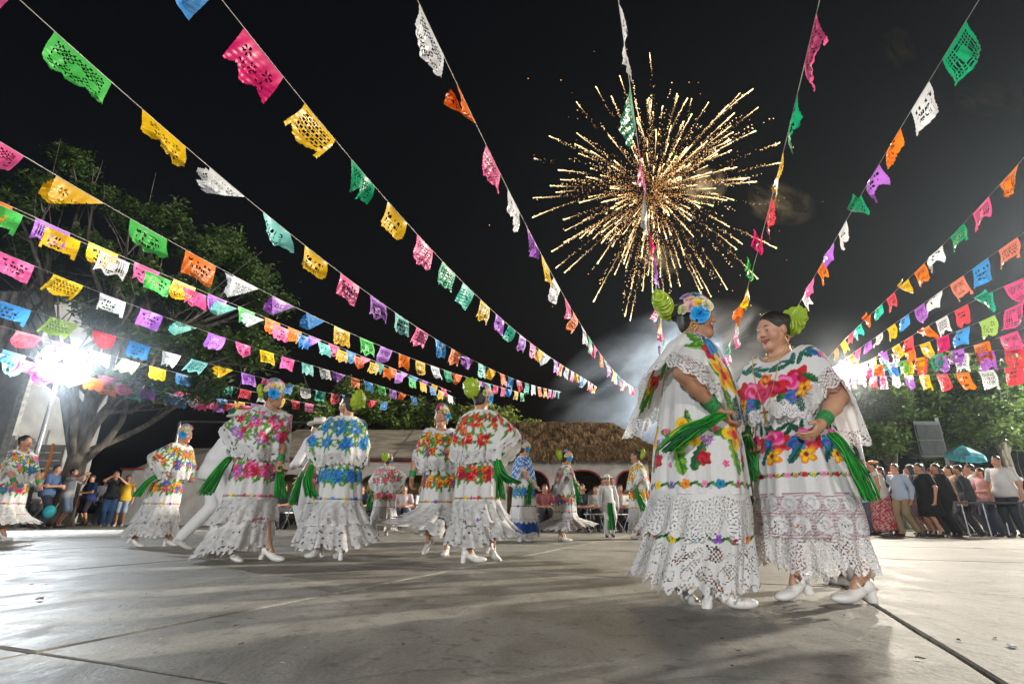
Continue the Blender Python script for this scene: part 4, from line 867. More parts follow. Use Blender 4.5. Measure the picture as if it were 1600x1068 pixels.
# ---------------------------------------------------------------- cloth surfaces
def garment(name, parent, prof, ztop, zbot, cell, folds, paint, mtl, seed=0, deform=None, rref=0.26, bulge=None, caps=None):
    """prof rows: fraction from top to hem, rx, ry, cx, cy. theta 0 = front, 90 = wearer's right"""
    r = np.random.default_rng(seed); prof = np.asarray(prof, float)
    nth = int(2*math.pi*rref/cell); th = np.arange(nth)*2*math.pi/nth; zt = ztop(th) if callable(ztop) else np.full(nth, ztop); zb = zbot(th) if callable(zbot) else np.full(nth, zbot)
    seg = np.hypot(np.diff(prof[:, 0])*abs(np.mean(zt-zb)), np.diff(prof[:, 1])); u = np.r_[0, np.cumsum(seg)]; nt_ = max(6, int(u[-1]/cell)); t = np.linspace(0, u[-1], nt_+1)
    pr = np.stack([np.interp(t, u, prof[:, k]) for k in range(5)], 1)
    ker = np.ones(5)/5
    for _ in range(2):
        for k in range(5): pr[:, k] = np.convolve(np.pad(pr[:, k], 2, mode='edge'), ker, 'valid')
    pr[:, 0] = (pr[:, 0]-pr[0, 0])/(pr[-1, 0]-pr[0, 0])
    TH, TT = np.meshgrid(th, t/u[-1]); f = pr[:, 0][:, None]; rx, ry, cx, cy = [pr[:, k][:, None] for k in (1, 2, 3, 4)]
    Z = zt[None]+(zb-zt)[None]*f; fo = np.zeros_like(TH)
    for n_, amp, p, tw in folds:
        ph = r.uniform(0, 6.28); cw = np.cos(n_*TH+ph+tw*TT+0.9*np.sin(2*TH+ph)+0.5*np.sin(5*TH-ph)); fo += amp*TT**p*(np.sign(cw)*np.abs(cw)**0.8+0.35*np.abs(cw)*(1+np.sin(3*TH+2*ph)))
    if bulge is not None: rx, ry = rx+0*TH, ry+0*TH; ex = bulge(TH, Z, np.hypot(rx*np.sin(TH), ry*np.cos(TH))); rx = rx+ex; ry = ry+ex
    X = cx+(rx+fo)*np.sin(TH); Y = cy+(ry+fo)*np.cos(TH)
    for a_, b_, ra in (caps or ()):
        Pq = np.stack([X, Y, Z], -1); ba = b_-a_; hq = np.clip((Pq-a_)@ba/(ba@ba), 0, 1); ax_ = a_+hq[..., None]*ba; dv = Pq-ax_; dd = np.linalg.norm(dv, axis=-1)+1e-6
        k_ = np.where(dd < ra, ra/dd, 1.0); outw = (dv*np.stack([np.sin(TH), np.cos(TH), 0.35+0*TH], -1)).sum(-1) > -0.02; k_ = np.where(outw, k_, 1.0); Pq = ax_+dv*k_[..., None]; X, Y, Z = Pq[..., 0], Pq[..., 1], Pq[..., 2]
    if deform: X, Y, Z = deform(X, Y, Z, TH, TT)
    rad = np.hypot(X-cx, Y-cy); P = np.stack([X, Y, Z], -1); dl = np.linalg.norm(np.diff(P, axis=0), axis=2); L = np.concatenate([np.zeros((1, nth)), np.cumsum(dl, 0)]); Lh = L[-1:]-L
    ctx = dict(TH=np.degrees(TH), T=TT, L=L, Lh=Lh, R=rad, Z=Z, rng=r, cell=cell, S=TH*rref)
    col, keep = paint(ctx)
    col = col*(1+r.normal(0, 0.02, col.shape[:2]))[..., None]
    i, j = np.meshgrid(np.arange(nt_), np.arange(nth), indexing='ij'); m = keep[:-1]; i, j = i[m], j[m]; j2 = (j+1) % nth
    F = np.stack([i*nth+j, (i+1)*nth+j, (i+1)*nth+j2, i*nth+j2], 1); used = np.unique(F); rem = np.full(P.shape[0]*nth, -1); rem[used] = np.arange(len(used))
    return ob(name, meshnp(name, P.reshape(-1, 3)[used], rem[F], np.clip(col.reshape(-1, 3)[used], 0, 1)), parent, mtl)
M_CLOTH = attr_mat('embroidered_cotton', 0.85, 0.22, 0.2, bump=0.35, bscale=42)
WHT = A3(0.74, 0.73, 0.72)
# --- embroidery motifs: dx, dy in metres on the cloth
RED, MAG, PNK, YEL, ORA, BLU, SKY, PUR, GRN, LGR, DGR, BUR = [A3(*c) for c in ((0.62, 0.02, 0.03), (0.72, 0.03, 0.22), (0.85, 0.22, 0.42), (0.88, 0.58, 0.02), (0.85, 0.25, 0.02), (0.02, 0.10, 0.42), (0.03, 0.35, 0.62), (0.24, 0.07, 0.45), (0.05, 0.24, 0.03), (0.20, 0.44, 0.04), (0.01, 0.10, 0.05), (0.28, 0.01, 0.04))]
def m_rose(col, dx, dy, S, c1, c2, c3):
    d = np.hypot(dx, dy)/S; ph = np.arctan2(dy, dx); m = d < 0.86+0.14*np.cos(5*ph); sw = np.sin(d*8.5+ph*2.0)
    col[m] = c1; col[m & (sw > 0.25)] = c2; col[m & (d < 0.22)] = c3
def m_hib(col, dx, dy, S, c1, c2, c3):
    d = np.hypot(dx, dy)/S; ph = np.arctan2(dy, dx); pet = np.abs(np.cos(2.5*ph)); m = d < 0.58+0.42*pet
    col[m] = c1; col[m & (d < 0.62*pet+0.12)] = c2; col[m & (d < 0.24)] = c3
def m_leaf(col, dx, dy, S, a, c1, c2):
    u = dx*math.cos(a)+dy*math.sin(a); v = -dx*math.sin(a)+dy*math.cos(a); t = u/S; wv = 0.36*S*np.sqrt(np.clip(1-t*t, 0, 1))*(1-0.25*t)
    m = (abs(t) < 1) & (abs(v) < wv*(0.88+0.12*np.cos(t*16))); col[m] = c1; col[m & (v > 0) & (np.cos(t*12+v/S*8) > -0.2)] = c2; col[m & (abs(v) < 0.05*S)] = c2*0.5
def m_pansy(col, dx, dy, S):
    d = np.hypot(dx, dy)/S; ph = np.arctan2(dy, dx); m = d < 0.75+0.25*np.cos(5*ph+1.57); col[m] = A3(0.45, 0.25, 0.62); col[m & (d < 0.55) & (np.cos(5*ph+1.57) > 0)] = PUR*0.5; col[m & (d < 0.2)] = YEL
def delta(ctx, th0, t0):
    """offsets on the cloth from the point (th0 degrees, t0 fraction)"""
    dth = (ctx['TH']-th0+180) % 360-180; i = int(round(t0*(ctx['T'].shape[0]-1))); Lr = ctx['L'][i][np.newaxis]
    return np.radians(dth)*np.maximum(ctx['R'], 0.1), Lr-ctx['L']
def motif(col, ctx, kind, th, t, S, *a):
    dx, dy = delta(ctx, th, t); {'rose': m_rose, 'hib': m_hib, 'leaf': m_leaf, 'pansy': m_pansy}[kind](col, dx, dy, S, *a)
PALS = {'mixed': [(RED, MAG, BUR), (ORA, YEL, RED), (BLU, SKY, PUR), (MAG, PNK, RED)], 'magenta': [(MAG, PNK, BUR), (RED, BUR, MAG), (PUR, A3(0.4, 0.25, 0.6), YEL), (MAG, PNK, RED)],
        'blue': [(BLU, SKY, BLU*0.5), (SKY, BLU, PUR), (BLU, A3(0.06, 0.22, 0.6), SKY)], 'red': [(RED, A3(0.8, 0.1, 0.03), BUR), (RED, ORA, BUR), (BUR, RED, RED*0.5)],
        'orange': [(ORA, YEL, RED), (RED, ORA, BUR), (BUR, ORA, YEL), (BLU, PUR, SKY)], 'pink': [(PNK, A3(0.9, 0.4, 0.5), RED), (RED, PNK, MAG)], 'yellow': [(YEL, ORA, RED), (RED, ORA, BUR), (YEL, ORA, GRN)]}
def bouquet(col, ctx, th, t, size, pal, r, leaves=7, flowers=4, green=GRN, lgreen=LGR):
    R = float(np.interp(t, [0, 1], [ctx['R'][0].mean(), ctx['R'][-1].mean()])); Lt = ctx['L'][-1].mean(); P = PALS[pal]
    for k in range(leaves):
        a = 6.28*k/leaves+r.uniform(-0.3, 0.3); q = size*r.uniform(0.6, 0.95)
        motif(col, ctx, 'leaf', th+math.degrees(q*math.cos(a)/R), t-q*math.sin(a)/Lt*0.85, size*r.uniform(0.42, 0.6), a, green*r.uniform(0.7, 1.3), lgreen*r.uniform(0.7, 1.2))
    for k in range(flowers):
        a = 6.28*k/flowers+r.uniform(-0.4, 0.4); q = size*(0.42 if flowers > 1 else 0)*r.uniform(0.8, 1.2); c = P[int(r.integers(0, len(P)))]
        motif(col, ctx, 'rose' if r.random() < 0.6 else 'hib', th+math.degrees(q*math.cos(a)/R), t-q*math.sin(a)/Lt*0.85, size*r.uniform(0.34, 0.5), *c)
def garland(col, ctx, t, n, size, cols, th0=0.0):
    for k in range(n):
        th = th0+360*k/n; c = cols[k % len(cols)]
        motif(col, ctx, 'leaf', th+90/n, t+0.006, size*0.95, 0.5, GRN, LGR); motif(col, ctx, 'leaf', th-90/n, t+0.006, size*0.95, 2.6, DGR, GRN)
        motif(col, ctx, 'leaf', th+180/n, t-0.01, size*0.7, -0.4, GRN, DGR); motif(col, ctx, 'rose', th, t, size*(1.0 if k % 2 else 0.72), c, c*1.3, c*0.4)
def lace(ctx, col, band, scal=0.04, depth=0.03, kind=0):
    """cuts the open work of a lace band above the hem; returns what is thread. Coarse meshes only get woven tone."""
    x, y = ctx['S'], ctx['Lh']; c = ctx['cell']; saw = np.abs(((x/scal+0.15*np.sin(x*23)) % 1)-0.5)*2
    keep = y > depth*(saw**1.3)*(0.75+0.5*np.sin(x*7.3)**2)
    inb = (y < band) & (y > depth*0.4); p = min(band*0.5, 0.085); gx = (x/p+0.5*(np.floor((y-depth)/p) % 2)) % 1-0.5; gy = ((y-depth)/p) % 1-0.5; d = np.hypot(gx, gy); a = np.arctan2(gy, gx); h = 0.0105
    net = np.sin(x/h*math.pi)*np.sin(y/h*math.pi) > 0.22
    if kind == 0: open_ = (net & (d > 0.45)) | ((d < 0.40) & (d > 0.27) & (np.cos(a*9) > 0.25)) | ((d < 0.20) & (d > 0.09) & (np.cos(a*6) > 0.1))
    elif kind == 1: open_ = (net & (np.sin(x*38+2.5*np.sin(y*41))+np.sin(y*47+1.7*np.sin(x*29)) > 0.15)) | ((d < 0.36) & (d > 0.28) & (np.cos(a*12) > 0))
    else: open_ = (np.sin(y/h*1.6) > 0.3) & (np.sin(x/h*2.0+np.floor(y/h*0.5)) > 0.2)
    if c < 0.008:
        col[inb & (d < 0.46) & (d > 0.40)] *= 1.06; return keep & ~(open_ & inb)
    q = ctx['rng'].random(x.shape); tone = 0.80+0.14*np.sin(x*61+2*np.sin(y*33))*np.sin(y*57+x*9)+0.10*(q-0.5); col[inb] *= np.clip(tone, 0.62, 1)[inb][:, None]
    return keep & ~(inb & (q < 0.07) & (y > depth))
# ---------------------------------------------------------------- accessories
M_SATIN = attr_mat('lime_satin', 0.35, 0.15, spec=0.5); M_PETAL = attr_mat('silk_petal', 0.6, 0.2)
M_GREEN = attr_mat('green_fringe', 0.55, 0.15); M_CUFF = mat('green_cuff', (0.035, 0.22, 0.06), 0.7, var=0.3, scale=80, bump=0.4)
M_GOLD = mat('gold', (0.75, 0.48, 0.14), 0.28, 0.9, 0.1); M_HAT = mat('straw_hat', (0.66, 0.63, 0.55), 0.8, var=0.1, scale=60, bump=0.3)
def bow_mesh(seed, n1=120, n2=60):
    r = np.random.default_rng(seed); th = np.arange(n1)*2*math.pi/n1; ph = np.linspace(0.03, math.pi-0.03, n2); T, P = np.meshgrid(th, ph)
    X = np.sin(P)*np.cos(T); Z = np.sin(P)*np.sin(T); Y = np.cos(P); q = X*0.9+0.25*Z; w_ = q*17+1.6*np.sin(Z*3.1+r.uniform(0, 6))+0.9*np.sin(Z*6+q*3)
    rib = np.abs(((w_/math.pi) % 1)-0.5)*2; edge = np.sin(P)**3; R = 1+0.22*(rib**0.7-0.5)+0.07*edge*np.sin(T*11+r.uniform(0, 6))+0.05*np.sin(T*3+1)
    V = np.stack([X*R, Y*R*0.56, Z*R], -1).reshape(-1, 3); i, j = np.meshgrid(np.arange(n2-1), np.arange(n1), indexing='ij'); j2 = (j+1) % n1
    F = np.stack([i*n1+j, i*n1+j2, (i+1)*n1+j2, (i+1)*n1+j], -1).reshape(-1, 4)
    c = A3(0.36, 0.50, 0.035)*(0.72+0.5*rib)[..., None]
    return meshnp('bow', V, F, c.reshape(-1, 3))
BOWS = [bow_mesh(k) for k in range(3)]; BOWS_S = [bow_mesh(9+k, 44, 24) for k in range(2)]
def rose_mesh(seed, layers=((5, 1.0, 0.35), (5, 0.72, 0.75), (4, 0.46, 1.15), (3, 0.25, 1.45))):
    r = np.random.default_rng(seed); mbV, mbF, mbC, k = [], [], [], 0
    for n, R, up in layers:
        for q in range(n):
            a0 = 6.283*q/n+r.uniform(-0.2, 0.2)+R*2; u = np.linspace(-1, 1, 6); v = np.linspace(0, 1, 5); U, W = np.meshgrid(u, v)
            a = a0+U*0.62*(0.35+0.65*np.sin(np.minimum(W*1.7, 1.57))); rad = R*W*(1-0.10*U*U*W)*math.cos(up*0.75)+0.05; z = R*W*math.sin(up*0.75)+0.10*U*U*W-0.12*R*W**4*(1.2-up)
            V = np.stack([rad*np.cos(a), z, rad*np.sin(a)], -1).reshape(-1, 3); V += r.normal(0, 0.012, V.shape)
            i, j = np.meshgrid(np.arange(4), np.arange(5), indexing='ij'); mbF.append(np.stack([i*6+j, i*6+j+1, (i+1)*6+j+1, (i+1)*6+j], -1).reshape(-1, 4)+k); mbV.append(V); k += 30
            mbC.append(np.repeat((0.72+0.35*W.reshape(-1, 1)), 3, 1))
    return np.concatenate(mbV), np.concatenate(mbF), np.concatenate(mbC)
_ROSE = {}
def rose(colkey, color):
    if colkey not in _ROSE:
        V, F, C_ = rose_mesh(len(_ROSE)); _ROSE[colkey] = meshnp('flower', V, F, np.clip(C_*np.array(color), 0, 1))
    return _ROSE[colkey]
ROSEC = {'blue': (0.02, 0.36, 0.78), 'pink': (0.85, 0.50, 0.55), 'yellow': (0.85, 0.58, 0.03), 'cream': (0.80, 0.74, 0.48), 'lilac': (0.45, 0.34, 0.62), 'magenta': (0.80, 0.06, 0.25), 'peach': (0.82, 0.52, 0.38), 'white': (0.78, 0.76, 0.72), 'leaf': (0.10, 0.28, 0.06), 'palegreen': (0.55, 0.62, 0.28), 'orange': (0.85, 0.26, 0.03), 'paleblue': (0.25, 0.45, 0.65)}
def head_flowers(root, c, M, side, full=True, s=1.0):
    """a crown of silk flowers on one side and the top of the head; side = +1 wearer's right"""
    hd = empty('flower_headdress', A3(*c), parent=root); R = M
    L = [('blue', 0.088, 0.032, -0.004, 0.052), ('pink', 0.092, -0.012, 0.048, 0.040), ('yellow', 0.090, 0.036, 0.056, 0.034), ('cream', 0.072, 0.076, 0.048, 0.040), ('palegreen', 0.084, -0.052, 0.040, 0.034), ('lilac', 0.055, -0.030, 0.125, 0.038),
         ('paleblue', 0.050, 0.022, 0.128, 0.036), ('peach', 0.076, -0.010, 0.094, 0.036), ('magenta', 0.015, 0.062, 0.118, 0.034), ('white', 0.060, 0.052, 0.094, 0.034), ('leaf', 0.040, 0.000, 0.142, 0.030), ('magenta', -0.020, 0.070, 0.105, 0.028), ('cream', 0.030, 0.080, 0.085, 0.034)]
    for k, (cn, x, y, z, r) in enumerate(L if full else L[:9]):
        p = R@A3(side*x, y, z); n = R@A3(side*x, y*0.8, z*0.7-0.02); n /= np.linalg.norm(n)
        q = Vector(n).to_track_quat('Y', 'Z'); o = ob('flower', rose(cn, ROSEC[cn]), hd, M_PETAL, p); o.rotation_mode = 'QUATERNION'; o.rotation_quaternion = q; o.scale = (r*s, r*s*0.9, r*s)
    return hd
def ribbon_bow(root, c, M, off, rad, k=0, small=False, tilt=0.0, flat=1.0):
    o = ob('bow', (BOWS_S[k % 2] if small else BOWS[k % 3]), root, M_SATIN); p = A3(*c)+M@A3(*off); R = M@rotx(0.35)@roty(tilt)
    o.matrix_local = Matrix([[*(R[i]*(rad, rad*flat, rad)), p[i]] for i in range(3)]+[[0, 0, 0, 1]]); return o
def scarf(root, pts, w0, w1, n, seed, axis=(1, 0.3, 0), rad=0.006):
    """a bundle of green fringe strands along a path, spreading to its end"""
    r = np.random.default_rng(seed); P = curve_pts(pts, 14); t = np.linspace(0, 1, 14)[:, None]; ax1 = A3(*axis); ax1 /= np.linalg.norm(ax1); T = P[-1]-P[0]; ax2 = np.cross(ax1, T); ax2 /= np.linalg.norm(ax2)+1e-9
    Vs, Fs, Cs, k = [], [], [], 0
    for q in range(n):
        a, b = r.uniform(-1, 1), r.uniform(-1, 1)*0.5; wv = (w0+(w1-w0)*t**0.8); Q = P+(ax1*a+ax2*b)*wv+r.normal(0, 0.004, 3)+0.008*np.sin(t*9+q)*ax2
        m = 14-int(r.integers(0, 2)); V, F = tube_np(Q[:m], np.linspace(1, 0.6, m)*rad, 4); Vs.append(V); Fs.append(F+k); k += len(V)
        c = A3(0.02, 0.26, 0.03)*r.uniform(0.45, 1.7) if r.random() < 0.8 else A3(0.01, 0.10, 0.03); Cs.append(np.tile(c, (len(V), 1)))
    return ob('scarf', meshnp('scarf', np.concatenate(Vs), np.concatenate(Fs), np.concatenate(Cs)), root, M_GREEN)
def beads_obj(name, root, P, rad):
    n = len(P); V = (np.asarray(P)[:, None]+octV[None]*rad).reshape(-1, 3); F = (octF[None]+6*np.arange(n)[:, None, None]).reshape(-1, 3); return ob(name, meshnp(name, V, F), root, M_GOLD)
def cuff(root, a, b, r0, r1):
    P = curve_pts([a, (A3(*a)+A3(*b))/2, b], 9); V, F = tube_np(P, np.linspace(r0, r1, 9)*(1+0.06*np.sin(np.arange(9)*2.2)), 14); return ob('cuff', meshnp('cuff', V, F), root, M_CUFF)
def hat(root, c, M, s=1.0):
    n = 28; th = np.arange(n)*2*math.pi/n; rings = [(0.001, 0.108), (0.045, 0.112), (0.070, 0.100), (0.080, 0.060), (0.086, 0.012), (0.120, 0.004), (0.155, 0.012), (0.156, 0.008), (0.118, -0.003), (0.084, 0.0)]
    V = np.concatenate([np.c_[a*np.cos(th), a*1.15*np.sin(th)-0.01, np.full(n, z)-(0.02*np.abs(np.cos(th))**3 if 0.02 < a < 0.075 else 0)+(0.02*np.cos(th)**2 if a > 0.1 else 0)] for a, z in rings])
    F = np.array([[q*n+k, q*n+(k+1) % n, (q+1)*n+(k+1) % n, (q+1)*n+k] for q in range(len(rings)-1) for k in range(n)])
    o = ob('hat', meshnp('hat', V, F), root, M_HAT); p = A3(*c)+M@A3(0, -0.01, 0.062); o.matrix_local = Matrix([[*(M[i]*s), p[i]] for i in range(3)]+[[0, 0, 0, 1]])
    band = MB().tube([(0.086*math.cos(a), 0.098*math.sin(a)-0.01, 0.02) for a in np.linspace(0, 6.283, 25)], 0.008, 5, False).build('hat_band', M_DARK, o); return o

# ---------------------------------------------------------------- dancers in embroidered dresses
def woman(X, Y, rz, label, pal, seed, fine=False, s=1.0, lean=(0, 0), head_r=(0, 0, 0), hands=None, poles=None, feet=None, curl=0.5,
          capep=None, capeh=None, capez=None, dressp=None, skirt=None, paintc=None, paintd=None, paints=None, paintf=None, bow=(0, -0.155, 0.10), bowr=0.095, bow_on=True, flowers=1, scarves=(), cuffs=True, lids=0.3, crouch=0.0, necklace=False, skin=None, lift=(0, 0), bowflat=1.0):
    r = np.random.default_rng(seed); root = empty('person', (X, Y, 0), rz, s); tag(root, label, 'person', 'dancers in embroidered white dresses')
    if not fine: root.scale = (s*0.91, s*0.91, s)
    Rz = rotz(rz); wl = lambda v: (Rz.T@A3(v[0], v[1], 0))[:2]/s; wl3 = lambda v: A3(*wl(v), v[2]/s)
    vox = 0.0060 if fine else 0.0125; cell = 0.0052 if fine else 0.0135; skin = SK*r.uniform(0.85, 1.2) if skin is None else skin
    lx, ly = wl(lean); hz = 0.90-crouch; B_ = Body(0.03); ch = A3(lx, ly, 1.20-crouch); nb = A3(lx*1.15, ly*1.15, 1.345-crouch)
    Mh = rotz(head_r[0])@rotx(-head_r[1])@roty(head_r[2]); hc = nb+A3(0, 0.018, 0)+Mh@A3(0, 0.0, 0.150)
    head(B_, hc, Mh, skin); B_.cone(nb+A3(0, -0.005, 0.03), nb-A3(0, 0, 0.08), 0.053, 0.075, skin, 0.04)
    B_.cone(A3(0, 0, hz), A3(lx*0.5, ly*0.5, 1.06-crouch), 0.15, 0.135, skin); B_.cone(A3(lx*0.5, ly*0.5, 1.06-crouch), ch, 0.135, 0.125, skin)
    hands = hands or {'R': (0.0, 0.0, 0)}; ends = {}
    for nm, sg in (('R', 1), ('L', -1)):
        sh = A3(lx+sg*0.165, ly, 1.295-crouch); B_.cone(ch+A3(sg*0.05, 0, 0.07), sh, 0.075, 0.055, skin, 0.03)
        tg = wl3(hands[nm]) if hands.get(nm) is not None else A3(sg*0.27, 0.06, 0.86-crouch); pl = wl3((*poles[nm], 0)) if poles and poles.get(nm) else A3(sg*0.8, -0.6, 0.0)
        el, wr = ik(sh, tg, 0.275, 0.255, pl); fa = (wr-el)/np.linalg.norm(wr-el)
        B_.cone(sh, el, 0.056, 0.046, skin, 0.02); B_.cone(el, el+fa*0.09, 0.046, 0.045, skin, 0.02); B_.cone(el+fa*0.09, wr, 0.045, 0.027, skin, 0.02)
        inward = A3(-sg*0.6, 0.35, 0); hand(B_, wr, fa+A3(-sg*0.15, 0.1, -0.25), inward+A3(0, 0.1, 0), A3(0, 1, 0.2), skin, curl, 0.006, 1.0, vox*0.8 if not fine else 0.0)
        ends[nm] = (sh, el, wr, fa)
    ft = feet or [(-0.09, 0.05, 0, 0), (0.09, -0.02, 0, 0)]
    for q, f in enumerate(ft):
        xy = wl(f[:2]) if len(f) > 4 else A3(*f[:2]); yw = f[2]-rz if len(f) > 4 else f[2]
        an = foot(B_, root, skin, xy, yw, f[4] if len(f) > 4 else 0.0, f[3], SHOE_W, 0.05)
        sg = -1 if q == 0 else 1; leg(B_, A3(sg*0.075, 0, hz), an, (math.sin(-yw), math.cos(yw), 0.0), skin, 0.07, 0.05, 0.046, 0.035, 0.15)
    ob('body', B_.mesh('body', vox), root, M_SKIN); ob('hair', hair_mesh(hc, Mh, vox*0.95), root, M_HAIR); face_parts(root, hc, Mh, lids)
    if bow_on: ribbon_bow(root, hc, Mh, bow, bowr, seed, not fine, r.uniform(-0.4, 0.4), bowflat)
    if flowers: head_flowers(root, hc, Mh, flowers, fine or True, 1.0 if fine else 1.1)
    for sg in (-1, 1):       # filigree ear pendants
        p0 = hc+Mh@A3(sg*0.078, -0.004, -0.042); a = np.linspace(0, 6.283, 13)[:-1]; P = np.array([p0+Mh@A3(0.004*sg, 0.016*math.cos(q), -0.02+0.02*math.sin(q)) for q in a]+[p0+Mh@A3(0, 0, -0.02), p0+Mh@A3(0, 0, -0.048)])
        beads_obj('earring', root, P, 0.006)
    if necklace or fine:
        for q, (dz, dy) in enumerate(((0.05, 0.02), (0.02, 0.04))):
            a = np.linspace(0, 6.283, 44); beads_obj('necklace', root, np.array([nb+A3((0.068+0.012*q)*math.sin(t), 0.004+(0.066+0.014*q)*math.cos(t), dz-dy*math.cos(t)) for t in a]), 0.0045)
    if cuffs:
        for nm in ('R', 'L'):
            sh, el, wr, fa = ends[nm]; cuff(root, wr-fa*0.075, wr-fa*0.005, 0.043, 0.035)
    # ---- cape
    cz = capez or (lambda th: 1.372-crouch-0.055*np.clip(np.cos(th), 0, 1)**2); zh = 0.86-crouch
    def hem0(th):
        o = np.full_like(th, zh)
        for nm, t0 in (('R', math.pi/2), ('L', 3*math.pi/2)):
            sh, el, wr, fa = ends[nm]; ta = math.atan2(el[0]-lx*0.5, el[1]-ly*0.5) % (2*math.pi); d = np.abs((th-ta+math.pi) % (2*math.pi)-math.pi); out = math.hypot(el[0]-lx, el[1]-ly)
            if out > 0.22: o = np.maximum(o, (el[2]-0.03)-(el[2]-0.03-zh)*np.clip(d/0.5, 0, 1)**1.0)
        return o+0.015*np.sin(3*th+seed)
    hem = capeh or hem0
    def bul(TH, Z, R0):
        ex = np.zeros_like(TH)
        for nm in ('R', 'L'):
            sh, el, wr, fa = ends[nm]; ta = math.atan2(el[0]-lx*0.5, el[1]-ly*0.5); re = math.hypot(el[0]-lx*0.5, el[1]-ly*0.5)+0.050; d = (TH-ta+math.pi) % (2*math.pi)-math.pi
            g = np.clip((sh[2]+0.02-Z)/(sh[2]+0.02-el[2]+1e-3), 0, 1); need = np.maximum(0, 0.225+(re-0.225)*g-R0); ex = np.maximum(ex, need*np.exp(-(np.abs(d)/0.5)**2.4)*(g > 0))
        return ex
    arms_c = [(ends[nm][0], ends[nm][1], 0.068) for nm in ('R', 'L')]
    cp_ = capep or [(0, 0.110, 0.092, lx*1.1, ly*1.1), (0.05, 0.165, 0.118, lx, ly), (0.13, 0.212, 0.145, lx, ly), (0.3, 0.230, 0.172, lx*0.8, ly*0.8), (0.6, 0.245, 0.205, lx*0.6, ly*0.6), (1.0, 0.262, 0.235, lx*0.4, ly*0.4)]
    def pc_(ctx):
        col = np.tile(WHT, ctx['TH'].shape+(1,))
        if paintc: paintc(col, ctx)
        else:
            rr = np.random.default_rng(seed+5)
            for k in range(14): bouquet(col, ctx, 8+25.7*k+rr.uniform(-5, 5), (0.36, 0.60)[k % 2]+rr.uniform(-0.03, 0.03), 0.088, pal, rr, 9, 5)
            for k in range(9): bouquet(col, ctx, 10+40*k, 0.24, 0.055, pal, rr, 6, 3)
        return col, lace(ctx, col, 0.12, 0.05, 0.026, 0)
    garment('cape', root, cp_, cz, hem, cell, [(5, 0.018, 1.2, 0.6), (9, 0.015, 1.5, -0.8), (15, 0.008, 1.6, 1.0)], pc_, M_CLOTH, seed, None, 0.30, bul, arms_c)
    # ---- dress
    dp_ = dressp or [(0, 0.185, 0.14, lx*0.7, ly*0.7), (0.3, 0.21, 0.165, lx*0.5, ly*0.5), (0.6, 0.225, 0.190, lx*0.25, ly*0.25), (1.0, 0.245, 0.212, 0, 0)]; z0, z1 = 1.18-crouch, 0.52-crouch*0.6
    def pd_(ctx):
        col = np.tile(WHT, ctx['TH'].shape+(1,))
        if paintd: paintd(col, ctx)
        else:
            rr = np.random.default_rng(seed+9)
            for k in range(9): bouquet(col, ctx, 40*k+8, 0.62, 0.10, pal, rr, 10, 6)
            garland(col, ctx, 0.94, 22, 0.022, [PALS[pal][0][0], PALS[pal][-1][1], YEL])
        return col, np.ones(ctx['TH'].shape, bool)
    garment('dress', root, dp_, z0, z1, cell, [(7, 0.012, 0.8, 0.7), (12, 0.009, 0.9, 1.4), (19, 0.004, 0.8, 0)], pd_, M_CLOTH, seed+1, None, 0.25)
    # ---- lace flounce over the hem of the dress, then the underskirt
    sk = dict(flare=0.06, sway=(0, 0), hem=0.10, raise_=None, folds=1.0, lace=0.24); sk.update(skirt or {}); swx, swy = wl(sk['sway']); fl = sk['flare']
    def dfm(k):
        def f(X_, Y_, Z_, TH, TT):
            q = TT**1.6; return X_+swx*q*k, Y_+swy*q*k, Z_+(0 if sk['raise_'] is None else sk['raise_'](TH)*q*k)
        return f
    def pf_(ctx):
        col = np.tile(WHT*1.02, ctx['TH'].shape+(1,))
        if paintf: paintf(col, ctx)
        return col, lace(ctx, col, sk['lace'], 0.06, 0.022, seed % 2)
    top = dp_[-1]
    garment('lace_flounce', root, [(0, top[1]+0.004, top[2]+0.004, top[3], top[4]), (0.3, top[1]+0.018, top[2]+0.018, top[3], top[4]), (1, top[1]+0.025+fl*0.5, top[2]+0.025+fl*0.5, top[3], top[4])], z1+0.02, lambda th: z1-0.21+0.012*np.sin(7*th), cell, [(8, 0.014*sk['folds'], 1.0, 0.8), (14, 0.011*sk['folds'], 1.1, -0.6), (23, 0.004, 1.2, 0)], pf_, M_CLOTH, seed+2, dfm(0.55), 0.28)
    def ps_(ctx):
        col = np.tile(WHT, ctx['TH'].shape+(1,))
        if paints: paints(col, ctx)
        else: garland(col, ctx, 0.42, 26, 0.021, [PALS[pal][0][0], PALS[pal][-1][0], YEL, PUR])
        return col, lace(ctx, col, 0.22, 0.05, 0.05, 1 if seed % 3 else 0)
    garment('skirt', root, [(0, top[1]-0.012, top[2]-0.012, top[3], top[4]), (0.35, top[1]+0.008, top[2]+0.008, top[3], top[4]), (0.6, top[1]+0.016+fl*0.4, top[2]+0.016+fl*0.4, top[3], top[4]), (1, top[1]+0.03+fl, top[2]+0.03+fl, top[3], top[4])], z1+0.01, lambda th: sk['hem']+0.015*np.sin(5*th+1), cell, [(6, 0.016*sk['folds'], 1.2, 1.0), (11, 0.017*sk['folds'], 1.4, -1.0), (17, 0.010*sk['folds'], 1.5, 1.2), (29, 0.004, 1.3, 0)], ps_, M_CLOTH, seed+3, dfm(1.0), 0.29)
    for k, sp in enumerate(scarves):
        scarf(root, [wl3(p) for p in sp['pts']], sp.get('w0', 0.015), sp.get('w1', 0.06), sp.get('n', 46 if fine else 26), seed*7+k, wl3((*sp.get('axis', (1, 0.3)), 0)), 0.0045 if fine else 0.007)
    return root, ends, hc, Mh

